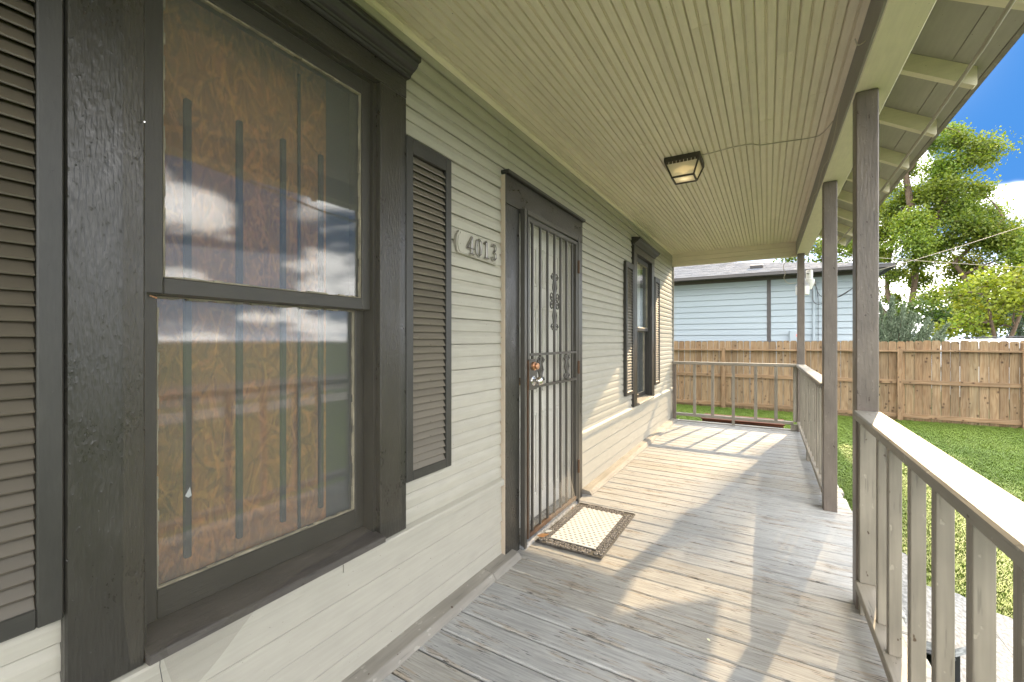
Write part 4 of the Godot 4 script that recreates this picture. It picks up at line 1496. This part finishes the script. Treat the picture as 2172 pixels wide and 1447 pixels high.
func build_neighbour() -> void:
	rng.seed = 117
	var o := thing("neighbour_house", "pale blue lap-sided house with dark trim and grey shingle roof behind the fence", "house", Vector3.ZERO)
	var z := -14.0
	var xl := -9.0
	var xr := 3.42
	var b := mb(0)
	b.box(Vector3(xl, GROUND, -21.0), Vector3(xr, 3.08, z - 0.02), 0)
	var wall := obj("wall", b, M.neighbour_siding, o)
	var y := -0.10
	var trims := [-2.4, 1.375]
	while y < 3.02:
		var y1 := minf(y + 0.1725, 3.02)
		for s in [[-3.4, -2.43], [-2.37, 1.325], [1.425, xr - 0.055]]:
			var p := mb(0, 0.02)
			p.prism(PackedVector2Array([Vector2(z - 0.02, y), Vector2(z + 0.010, y), Vector2(z + 0.011, y + 0.004), Vector2(z - 0.004, y1 - 0.020), Vector2(z - 0.019, y1 - 0.0195), Vector2(z - 0.02, y1 - 0.018)]), 0, s[0], s[1])
			obj("siding_board", p, M.neighbour_siding, wall)
		y += 0.1725
	for t in [[-2.43, -2.37], [1.328, 1.422], [xr - 0.052, xr + 0.02]]:
		b = mb(1)
		b.box(Vector3(t[0], GROUND, z - 0.02), Vector3(t[1], 3.02, z + 0.014), 0.003)
		obj("trim_board", b, M.neighbour_trim, o)
	b = mb(0)
	b.box(Vector3(xl, 2.985, z - 0.02), Vector3(xr + 0.02, 3.09, z + 0.02), 0.003)
	obj("frieze_board", b, M.neighbour_trim, o)
	# hipped roof: eaves half a metre out
	var ez := z + 0.52
	var ex := xr + 0.52
	var ye := 3.135
	var sl := 0.255
	var ridge_z := -17.5
	var run := ez - ridge_z
	var yr := ye + run * sl
	var r := mb(0)
	var A := Vector3(xl, ye, ez)
	var B := Vector3(ex, ye, ez)
	var C := Vector3(ex - run, yr, ridge_z)
	var D := Vector3(xl, yr, ridge_z)
	var E := Vector3(ex, ye, ridge_z - run)
	var F := Vector3(xl, ye, ridge_z - run)
	r.quad(A, B, C, D, Vector3(0, 1, sl).normalized())
	r.tri(B, E, C, Vector3(sl, 1, 0).normalized())
	r.quad(D, C, E, F, Vector3(0, 1, -sl).normalized())
	var roof := obj("roof", r, M.shingle, o)
	# shingle courses on the slopes in view, each a thin stepped strip cut into tabs
	var st := mb(0)
	var rows := int(run / 0.14)
	for k in rows:
		var z0 := ez - k * 0.14
		var y0 := ye + k * 0.14 * sl
		var xe := ex - k * 0.14 - 0.01
		var x := -2.6 + rng.randf_range(0, 0.3)
		while x < xe - 0.03:
			var x1 := minf(x + rng.randf_range(0.16, 0.34), xe)
			var s := rng.randf_range(0.72, 1.30)
			st.tint = Color(s, s, s * rng.randf_range(0.96, 1.06))
			var up := rng.randf_range(0.006, 0.013)
			var p0 := Vector3(x, y0 + up, z0)
			var p1 := Vector3(x1 - 0.004, y0 + up, z0)
			var p2 := Vector3(x1 - 0.004, y0 + 0.155 * sl + 0.004, z0 - 0.155)
			var p3 := Vector3(x, y0 + 0.155 * sl + 0.004, z0 - 0.155)
			st.quad(p0, p1, p2, p3, Vector3(0, 1, sl).normalized())
			st.quad(p0, p1, p1 - Vector3(0, up, 0), p0 - Vector3(0, up, 0), Vector3(0, 0, 1))
			x = x1
	var sh := obj("shingles", st, M.shingle, roof)
	sh.set_meta("kind", "stuff")
	b = mb(0)
	b.box(Vector3(xl, ye - 0.105, ez - 0.012), Vector3(ex + 0.01, ye - 0.003, ez + 0.012), 0.004)
	b.box(Vector3(xl, ye - 0.012, ez + 0.0125), Vector3(ex + 0.01, ye - 0.001, ez + 0.10), 0.003)
	b.box(Vector3(xl, ye - 0.095, ez + 0.075), Vector3(ex + 0.01, ye - 0.0125, ez + 0.10), 0.01)
	obj("gutter", b, M.neighbour_trim, roof)
	b = mb(2)
	b.box(Vector3(ex - 0.012, ye - 0.105, ridge_z - run), Vector3(ex + 0.012, ye - 0.003, ez - 0.013), 0.004)
	obj("fascia", b, M.neighbour_trim, roof)
	b = mb(0)
	b.box(Vector3(xl, ye - 0.03, z - 0.0), Vector3(ex - 0.013, ye - 0.02, ez - 0.013), 0)
	b.box(Vector3(xr, ye - 0.0305, -21.0), Vector3(ex - 0.013, ye - 0.0205, z - 0.001), 0)
	obj("soffit", b, M.soffit, roof)
	b = mb(0)
	b.xf = Transform3D(Basis(Vector3(1, 0, 0), atan(sl)), Vector3(1.06, ye + sl * 1.25 + 0.05, ez - 1.25))
	b.box(Vector3(-0.17, -0.05, -0.16), Vector3(0.17, 0.05, 0.16), 0.012)
	obj("roof_vent", b, M.neighbour_trim, roof)
	# service pipe, meter panel
	b = mb(1)
	b.tube([Vector3(2.40, GROUND, z + 0.045), Vector3(2.40, 2.75, z + 0.045)], 0.028, 0.028, 10)
	obj("service_pipe", b, M.neighbour_siding, o)
	b = mb(1)
	b.xf = Transform3D(Basis(), Vector3(2.40, 2.75, z + 0.06))
	b.lathe([Vector2(0.0, 0.14), Vector2(0.05, 0.12), Vector2(0.06, 0.04), Vector2(0.04, 0.0), Vector2(0.0, 0.0)], 12)
	obj("weatherhead", b, M.grey_metal, o)
	b = mb(1)
	b.box(Vector3(1.86, 1.0, z + 0.007), Vector3(2.16, 1.565, z + 0.11), 0.006)
	var pan := obj("meter_panel", b, M.neighbour_siding, o)
	b = mb(1)
	b.box(Vector3(2.0, 1.40, z + 0.110), Vector3(2.10, 1.46, z + 0.1115), 0)
	obj("sticker", b, M.pink, pan)
	for s in [[Vector3(2.43, 2.78, z + 0.1), Vector3(2.55, 2.45, z + 0.2), Vector3(2.9, 2.40, z + 0.35), Vector3(3.3, 2.72, z + 0.5), Vector3(3.6, 2.97, z + 0.6)], [Vector3(2.36, 2.74, z + 0.1), Vector3(2.40, 2.30, z + 0.16), Vector3(2.65, 2.28, z + 0.3), Vector3(3.1, 2.55, z + 0.5), Vector3(3.6, 2.99, z + 0.62)]]:
		var cv := Curve3D.new()
		for k in s.size():
			var d: Vector3 = (s[mini(k + 1, s.size() - 1)] - s[maxi(k - 1, 0)]) * 0.17
			cv.add_point(s[k], -d, d)
		var pts := []
		for p in cv.tessellate(4, 3): pts.append(p)
		b = mb(1)
		b.tube(pts, 0.009, 0.009, 6)
		obj("service_cable", b, M.wire_dark, o)
	b = mb(1)
	b.tube([Vector3(2.50, 1.2, z + 0.03), Vector3(2.50, 2.4, z + 0.03), Vector3(2.47, 2.7, z + 0.05)], 0.006, 0.006, 6)
	obj("service_cable", b, M.wire_dark, o)


# ---------------------------------------------------------------- trees
func leaf(b: MB, p: Vector3, s: float, c1: Color, c2: Color) -> void:
	var a := Vector3(rng.randfn(), rng.randfn() * 0.7, rng.randfn()).normalized()
	var u := Vector3(rng.randfn(), rng.randfn(), rng.randfn())
	var w := a.cross(u).normalized()
	var nn := a.cross(w).normalized()
	if nn.y < 0: nn = -nn
	var t := c1.lerp(c2, rng.randf())
	b.tint = t
	var tip := p + a * s
	var l := p + a * s * 0.45 + w * s * 0.46 + nn * s * 0.06
	var r := p + a * s * 0.45 - w * s * 0.46 + nn * s * 0.06
	b.tri3(p, l, tip, nn, nn, nn, Vector2(0, 0), Vector2(0, 1), Vector2(1, 0))
	b.tri3(p, r, tip, nn, nn, nn, Vector2(0, 0), Vector2(0, 1), Vector2(1, 0))

func limb_path(a: Vector3, b: Vector3, n: int, wob: float) -> Array:
	var out := []
	var side := Vector3(rng.randfn(), rng.randfn() * 0.4, rng.randfn()) * wob * (b - a).length()
	for k in n + 1:
		var f := float(k) / n
		out.append(a.lerp(b, f) + side * sin(f * PI) + Vector3(0, 0.08 * (b - a).length() * sin(f * PI), 0) + Vector3(rng.randfn(), rng.randfn(), rng.randfn()) * 0.02 * (1.0 if k > 0 and k < n else 0.0))
	return out

# stems rise from the foot, fork towards the clump centres; each clump is a fan of twigs that carry leaves
func tree(called: String, label: String, foot: Vector3, stems: Array, clumps: Array, leaf_size: float, twigs: int, per_twig: int, c1: Color, c2: Color, lm: Material, trunk_r: float, spread := 1.0) -> Node3D:
	var o := thing(called, label, "tree", foot)
	var wood := mb(1)
	var crown := mb(1)
	var joints := []
	for s in stems:
		var pts := []
		for p in s: pts.append(p - foot)
		wood.tube(pts, trunk_r, trunk_r * 0.42, 9)
		for k in range(1, pts.size()): joints.append(pts[k])
	obj("trunk", wood, M.bark, o)
	var lim := mb(1)
	for c in clumps:
		var tone := rng.randf_range(0.72, 1.25)
		var c1k := Color(c1.r * tone * rng.randf_range(0.9, 1.15), c1.g * tone, c1.b * tone)
		var c2k := Color(c2.r * tone * rng.randf_range(0.9, 1.15), c2.g * tone, c2.b * tone)
		var ce: Vector3 = c[0] - foot
		var rad: float = c[1]
		var near: Vector3 = joints[0]
		for j in joints:
			if (j - ce).length() + maxf(0.0, j.y - ce.y) < (near - ce).length() + maxf(0.0, near.y - ce.y): near = j
		lim.tube(limb_path(near, ce, 5, 0.10), trunk_r * 0.30, 0.02, 6)
		for k in int(twigs * rad * rad):
			var d := Vector3(rng.randfn(), rng.randfn() * 0.75 + 0.15, rng.randfn()).normalized() * rad * pow(rng.randf(), 0.45)
			var e := ce + d * spread
			var start := ce + d * 0.25
			if k % 3 == 0: lim.tube([start, start.lerp(e, 0.5) + Vector3(0, 0.06, 0), e], 0.012, 0.005, 4)
			for q in per_twig:
				var f := pow(rng.randf(), 0.6)
				var p := start.lerp(e, f) + Vector3(rng.randfn(), rng.randfn() * 0.8, rng.randfn()) * (0.07 + 0.16 * rad)
				leaf(crown, p, leaf_size * rng.randf_range(0.6, 1.25), c1k, c2k)
	obj("limbs", lim, M.bark, o)
	var cr := obj("crown", crown, lm, o)
	cr.set_meta("kind", "stuff")
	return o

func build_trees() -> void:
	rng.seed = 118
	var z := -24.0
	var back := func(p: Vector3) -> Vector3: return Vector3(1.34, 1.28, 0) + (p - Vector3(1.34, 1.28, 0)) * 1.75
	var cl := []
	for k in [[8.03, 9.9, 0.45], [7.85, 9.2, 0.6], [8.45, 8.5, 0.85], [7.5, 8.2, 0.85], [8.0, 7.6, 0.95], [6.75, 7.5, 0.8], [5.9, 6.9, 0.8], [8.75, 7.3, 0.6], [6.9, 6.4, 0.95], [5.5, 5.9, 0.8], [7.9, 6.5, 1.0], [8.9, 6.3, 0.85], [9.5, 5.5, 0.9], [8.5, 5.3, 0.95], [7.4, 5.2, 0.9], [6.2, 5.1, 0.8], [9.9, 4.9, 0.8], [8.3, 4.2, 0.9], [9.4, 4.2, 0.8], [5.2, 4.9, 0.7], [7.0, 3.9, 0.7], [5.9, 4.0, 0.5], [4.6, 6.4, 0.7], [4.3, 5.3, 0.6], [7.6, 3.2, 0.6], [8.5, 3.1, 0.7], [7.3, 9.9, 0.3], [5.8, 7.9, 0.6], [6.4, 8.6, 0.6], [7.0, 9.1, 0.5], [6.3, 5.9, 0.8], [7.3, 7.3, 0.8], [9.0, 4.9, 0.7], [6.6, 4.4, 0.6], [8.0, 5.7, 0.7], [9.7, 3.6, 0.6], [5.0, 6.9, 0.6], [6.9, 2.9, 0.6], [7.6, 2.3, 0.6], [8.6, 2.3, 0.6], [6.2, 3.1, 0.5], [9.3, 3.0, 0.6], [8.0, 2.7, 0.6], [5.3, 3.4, 0.5], [5.3, 4.2, 0.5], [5.5, 5.0, 0.6], [5.0, 5.7, 0.6], [10.2, 3.4, 0.8], [10.8, 4.4, 0.8]]:
		cl.append([back.call(Vector3(k[0], k[1], z + rng.randf_range(-1.5, 1.5))), k[2] * 1.75])
	for k in [[9.3, 18.25, 0.36], [9.45, 18.9, 0.30], [10.15, 19.35, 0.36], [9.25, 17.55, 0.32], [10.3, 18.8, 0.36], [10.4, 18.1, 0.40], [9.6, 16.6, 0.40], [10.1, 16.9, 0.50]]:
		cl.append([Vector3(k[0], k[1], -42.0), k[2]])
	tree("shade_tree", "tall broad-leaved tree with several bare forking stems behind the fence", Vector3(9.76, GROUND, -42.00), [
		[Vector3(9.76, -2.10, -42.00), Vector3(9.71, 0.79, -42.00), Vector3(9.58, 3.24, -42.00), Vector3(9.06, 4.81, -42.00), Vector3(8.97, 6.39, -41.65), Vector3(9.32, 8.49, -42.00), Vector3(10.37, 11.12, -42.00)],
		[Vector3(9.85, 1.84, -42.00), Vector3(10.37, 3.77, -42.00), Vector3(10.58, 5.51, -42.00), Vector3(10.89, 7.79, -42.35), Vector3(11.95, 10.59, -42.00), Vector3(12.82, 13.39, -42.00), Vector3(13.00, 15.84, -42.00)],
		[Vector3(10.37, 11.12, -42.0), Vector3(10.1, 13.5, -42.0), Vector3(9.9, 16.5, -42.0), Vector3(9.8, 18.6, -42.0)],
		[Vector3(10.20, 0.61, -42.00), Vector3(11.42, 2.54, -41.48), Vector3(13.52, 4.29, -41.48), Vector3(13.00, 5.87, -41.65), Vector3(12.56, 6.74, -41.65), Vector3(13.70, 8.14, -41.65), Vector3(15.09, 9.54, -42.00)],
		[Vector3(9.50, 2.36, -42.00), Vector3(8.10, 4.81, -42.52), Vector3(7.39, 7.09, -42.70), Vector3(7.22, 9.54, -42.00)],
	], cl, 0.155, 46, 30, Color(0.105, 0.175, 0.030), Color(0.26, 0.32, 0.050), M.leaf, 0.22)
	z = -19.0
	cl = []
	for k in [[6.7, 2.75, 0.45], [7.1, 3.0, 0.5], [7.5, 3.3, 0.5], [7.95, 3.1, 0.5], [6.9, 2.25, 0.5], [7.4, 2.5, 0.5], [7.8, 2.4, 0.5], [6.6, 1.85, 0.45], [7.1, 1.75, 0.5], [8.2, 2.6, 0.6], [8.5, 3.3, 0.6], [7.6, 1.8, 0.4], [6.3, 1.6, 0.4]]:
		cl.append([Vector3(k[0], k[1], z + rng.randf_range(-0.6, 0.6)), k[2]])
	tree("young_tree", "small tree with bright yellow-green backlit leaves at the right edge behind the fence", Vector3(7.5, GROUND, z), [[Vector3(7.5, GROUND - 0.1, z), Vector3(7.45, 0.8, z), Vector3(7.3, 1.8, z), Vector3(7.2, 2.7, z)], [Vector3(7.47, 0.6, z), Vector3(7.8, 1.7, z), Vector3(8.1, 2.8, z)]], cl, 0.105, 130, 13, Color(0.14, 0.20, 0.022), Color(0.26, 0.29, 0.03), M.leaf_bright, 0.07)
	z = -28.0
	cl = []
	for k in [[4.6, 6.3, 0.8], [3.7, 6.0, 0.9], [4.2, 6.9, 0.8], [3.0, 6.6, 0.9], [5.2, 5.6, 0.8], [2.4, 5.8, 0.9], [4.0, 5.2, 0.9]]:
		cl.append([Vector3(k[0], k[1], z + rng.randf_range(-0.8, 0.8)), k[2]])
	tree("back_tree", "green treetop showing above the neighbour's roof between the porch posts", Vector3(3.8, GROUND, z), [[Vector3(3.8, GROUND - 0.1, z), Vector3(3.8, 2.0, z), Vector3(3.7, 4.2, z), Vector3(3.9, 6.0, z)]], cl, 0.15, 34, 14, Color(0.07, 0.13, 0.022), Color(0.16, 0.20, 0.03), M.leaf, 0.16)
	z = -27.0
	cl = []
	for k in 16:
		cl.append([Vector3(5.9 + 0.42 * k, 0.7 + 1.5 * (k % 2) + rng.randf_range(-0.2, 0.5), z + rng.randf_range(-0.8, 0.8)), 0.85])
	tree("low_tree_foliage", "added dark green foliage for the lower part of the tall tree, along the yard behind the fence", Vector3(9.0, GROUND, z), [[Vector3(7.2, GROUND - 0.1, z), Vector3(7.1, 0.4, z), Vector3(6.9, 1.8, z)], [Vector3(9.0, GROUND - 0.1, z), Vector3(9.1, 0.5, z), Vector3(9.0, 2.0, z)], [Vector3(11.0, GROUND - 0.1, z), Vector3(11.1, 0.5, z), Vector3(11.3, 2.0, z)]], cl, 0.14, 70, 14, Color(0.045, 0.085, 0.02), Color(0.10, 0.15, 0.028), M.leaf, 0.06)  # added foliage standing in for the lower leaves of the tall tree
	build_shrubs()

func spray(b: MB, a: Vector3, e: Vector3, c1: Color, c2: Color, dense: float, wide: float) -> void:
	var len := (e - a).length()
	var n := int(len * dense)
	for k in n:
		var f := pow(rng.randf(), 0.75)
		var p := a.lerp(e, f) + Vector3(rng.randfn(), rng.randfn(), rng.randfn()) * wide * (1.15 - f)
		var d := ((e - a).normalized() + Vector3(rng.randfn(), rng.randfn() + 0.3, rng.randfn()) * 0.5).normalized()
		var w := d.cross(Vector3(rng.randfn(), rng.randfn(), rng.randfn())).normalized()
		var nn := w.cross(d).normalized()
		if nn.y < 0: nn = -nn
		b.tint = c1.lerp(c2, rng.randf())
		var s := rng.randf_range(0.045, 0.10)
		b.tri3(p - w * 0.011, p + w * 0.011, p + d * s, nn, nn, nn, Vector2(), Vector2(1, 0), Vector2(0, 1))

func build_shrubs() -> void:
	rng.seed = 119
	var z := -15.6
	var o := thing("juniper_shrub", "feathery grey-green juniper rising above the fence next to the front post", "shrub", Vector3(4.25, GROUND, z))
	var st := mb(1)
	var fo := mb(1)
	var tips := [[3.75, 2.2], [3.95, 2.42], [4.1, 2.1], [4.25, 2.45], [4.45, 2.28], [4.6, 2.05], [4.75, 2.0], [4.95, 1.75], [5.1, 1.85], [5.25, 1.82], [4.4, 1.9], [3.6, 1.9], [3.9, 1.8], [4.7, 1.6], [5.2, 1.45], [4.15, 1.7], [5.4, 1.5], [3.5, 2.3], [4.85, 1.4]]
	for k in tips:
		for q in 3:
			var e := Vector3(k[0] - 4.25 + rng.randf_range(-0.14, 0.14), k[1] - GROUND + rng.randf_range(-0.2, 0.06), rng.randf_range(-0.5, 0.5))
			var a := Vector3(e.x * 0.25, e.y * 0.35, e.z * 0.3)
			st.tube([Vector3(0, 0.0, 0), a, a.lerp(e, 0.85)], 0.03, 0.006, 5)
			spray(fo, a, e, Color(0.105, 0.150, 0.085), Color(0.21, 0.26, 0.165), 420, 0.10)
	obj("stems", st, M.bark, o)
	var f := obj("foliage", fo, M.needle, o)
	f.set_meta("kind", "stuff")
	z = -23.0
	o = thing("dark_conifer", "dark green conifer hedge mass low at the right edge behind the parked car", "shrub", Vector3(9.2, GROUND, z))
	st = mb(1)
	fo = mb(1)
	for k in 60:
		var e := Vector3(rng.randf_range(-1.3, 2.2), rng.randf_range(1.6, 3.0), rng.randf_range(-0.6, 0.6))
		var a := Vector3(e.x * 0.6, e.y * 0.4, e.z * 0.5)
		st.tube([Vector3(0, 0, 0), a, e], 0.03, 0.008, 5)
		spray(fo, a, e, Color(0.022, 0.045, 0.022), Color(0.055, 0.085, 0.04), 340, 0.17)
	obj("stems", st, M.bark, o)
	f = obj("foliage", fo, M.needle_dark, o)
	f.set_meta("kind", "stuff")

func build_far_trees() -> void:
	rng.seed = 120
	# what the boarded window's panes mirror: trees across the front yard
	var z := 0.0
	var cl := []
	for k in [[0.0, 4.0, 1.6], [-1.5, 3.4, 1.3], [1.4, 3.2, 1.4], [0.3, 5.6, 1.3], [-0.9, 2.4, 1.2], [1.0, 2.2, 1.2]]:
		cl.append([Vector3(24.0 + rng.randf_range(-0.8, 0.8), k[1], z + k[0]), k[2]])
	var t := tree("yard_tree", "leafy tree across the front yard, mirrored in the boarded window's panes", Vector3(24, GROUND, z), [[Vector3(24, GROUND - 0.1, z), Vector3(24, 1.4, z), Vector3(24.1, 3.2, z), Vector3(24, 4.8, z)]], cl, 0.24, 22, 12, Color(0.05, 0.10, 0.022), Color(0.11, 0.16, 0.03), M.leaf, 0.18)
	t.set_meta("group", "trees across the front yard")
	for p in [[25.0, -5.5, 0.9], [23.0, 6.0, 0.9]]:
		var c := t.duplicate()
		c.name = numbered("yard_tree")
		add_child(c)
		c.position = Vector3(p[0], GROUND, p[1])
		c.rotation.y = p[1]
		c.scale = Vector3.ONE * p[2]

func build_car() -> void:
	rng.seed = 121
	var o := thing("parked_suv", "white car parked behind the fence, only its roof with black rack showing", "car", Vector3(5.5, GROUND, -16.4))
	# body in profile (x, y), drawn out across z, roof narrower than the sills
	var b := mb(0)
	var low := PackedVector2Array([Vector2(0.0, 0.45), Vector2(0.05, 0.95), Vector2(0.35, 1.10), Vector2(4.75, 1.10), Vector2(4.85, 0.9), Vector2(4.85, 0.42), Vector2(4.4, 0.30), Vector2(0.3, 0.30)])
	b.prism(low, 2, 0.05, -1.85)
	var n := 10
	var sec := func(z: float, s: float) -> Array:
		var q := []
		for p in [[0.02, 1.10], [0.16, 1.62], [0.30, 1.80], [0.62, 1.875], [1.4, 1.90], [2.4, 1.895], [3.0, 1.85], [3.35, 1.72], [3.95, 1.10]]:
			q.append(Vector3(p[0], 1.10 + (p[1] - 1.10) * s, z))
		return q
	var rings := []
	for k in n + 1:
		var f := float(k) / n * 2.0 - 1.0
		rings.append(sec.call(-0.9 + f * 0.90, pow(maxf(0.0, 1.0 - pow(absf(f), 9.0)), 0.5) * 0.999 + 0.001))
	for k in n:
		for j in 8:
			var p0: Vector3 = rings[k][j]
			var p1: Vector3 = rings[k + 1][j]
			var p2: Vector3 = rings[k + 1][j + 1]
			var p3: Vector3 = rings[k][j + 1]
			var nn := (p1 - p0).cross(p3 - p0)
			if nn.length() < 1e-9: continue
			nn = nn.normalized()
			if nn.dot((p0 + p2) / 2 - Vector3(2.0, 1.0, -0.9)) < 0: nn = -nn
			b.quad(p0, p1, p2, p3, nn)
	obj("body", b, M.car_paint, o)
	var w := mb(0)
	w.prism(PackedVector2Array([Vector2(0.35, 1.14), Vector2(0.42, 1.62), Vector2(2.95, 1.66), Vector2(3.55, 1.14)]), 2, 0.012, -1.812)
	obj("window", w, M.black_paint, o)
	for x in [0.85, 3.9]:
		for z in [0.06, -1.86]:
			var wh := mb(0)
			wh.xf = Transform3D(Basis(Vector3(1, 0, 0), PI / 2), Vector3(x, 0.36, z - 0.1 * signf(z + 0.9) - 0.0))
			wh.lathe([Vector2(0.0, -0.11), Vector2(0.34, -0.11), Vector2(0.36, -0.08), Vector2(0.36, 0.08), Vector2(0.34, 0.11), Vector2(0.0, 0.11)], 20)
			obj("wheel", wh, M.tyre, o)
	for z in [-0.26, -1.54]:
		var r := mb(0)
		r.tube([Vector3(0.75, 1.885, z), Vector3(0.85, 1.93, z), Vector3(1.6, 1.945, z), Vector3(2.6, 1.935, z), Vector3(2.7, 1.88, z)], 0.016, 0.016, 6)
		obj("roof_rail", r, M.black_paint, o)
	for x in [1.15, 2.3]:
		var r := mb(2)
		r.box(Vector3(x, 1.935, -1.56), Vector3(x + 0.07, 1.955, -0.24), 0.006)
		obj("cross_bar", r, M.black_paint, o)

func build_overhead() -> void:
	rng.seed = 122
	var a := []
	var z := -13.4
	for k in 9:
		var f := k / 8.0
		a.append(Vector3(lerpf(3.55, 9.5, f), lerpf(2.96, 5.3, f) - 0.25 * sin(f * PI), lerpf(z, -12.0, f)))
	wire("overhead_wire", "pale overhead wire rising to the right from the blue house's eave", "wire", a, 0.006, M.cable_grey)
	a = []
	for k in 9:
		var f := k / 8.0
		a.append(Vector3(lerpf(3.55, 11.0, f), lerpf(3.30, 2.6, f) - 0.15 * sin(f * PI), lerpf(z, -15.0, f)))
	wire("overhead_wire", "thin overhead wire sloping down to the right across the tall tree", "wire", a, 0.005, M.cable_grey)


func _ready() -> void:
	rng.seed = 20
	# camera, sky, sun, exposure
	var cam := Camera3D.new()
	cam.name = "camera"
	cam.position = Vector3(1.34, 1.28, 0.0)
	cam.rotation_degrees = Vector3(0, 30.72, 0)
	cam.fov = 76.85
	cam.near = 0.05
	cam.far = 600.0
	add_child(cam)
	cam.current = true
	var we := WorldEnvironment.new()
	we.name = "environment"
	var env := Environment.new()
	env.background_mode = Environment.BG_SKY
	env.sky = Sky.new()
	env.sky.sky_material = make_sky()
	env.sky_rotation = Vector3(0, 0.0, 0)
	env.background_energy_multiplier = 1.0
	env.tonemap_mode = Environment.TONE_MAPPER_LINEAR
	env.tonemap_exposure = 4.85
	env.sdfgi_enabled = true
	env.ssao_enabled = true
	env.ssil_enabled = true
	we.environment = env
	add_child(we)
	var sun := DirectionalLight3D.new()
	sun.name = "sun"
	sun.light_energy = 0.6
	sun.light_color = Color(1.0, 0.88, 0.70)
	sun.light_angular_distance = 0.5
	sun.shadow_enabled = true
	add_child(sun)
	sun.look_at_from_position(Vector3.ZERO, -Vector3(0.217, 0.487, -1.0), Vector3.UP)

	make_materials(make_textures())
	build_ground()
	build_house()
	build_neighbour()
	build_fence()
	build_railings()
	build_steps()
	build_trees()
	build_far_trees()
	build_car()
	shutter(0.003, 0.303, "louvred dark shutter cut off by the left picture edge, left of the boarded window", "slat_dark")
	shutter(1.327, 1.626, "louvred dark shutter between the boarded window and the 4013 plaque", "slat_paint")
	shutter(4.60, 4.90, "louvred taupe shutter left of the far window, lit low by the sun", "slat_paint")
	shutter(5.985, 6.285, "louvred taupe shutter right of the far window, nearest the house corner", "slat_paint")
	build_plaque()
	build_lamp()
	build_mat()
	build_wires()
	build_far_porch()
	build_overhead()
	build_small()
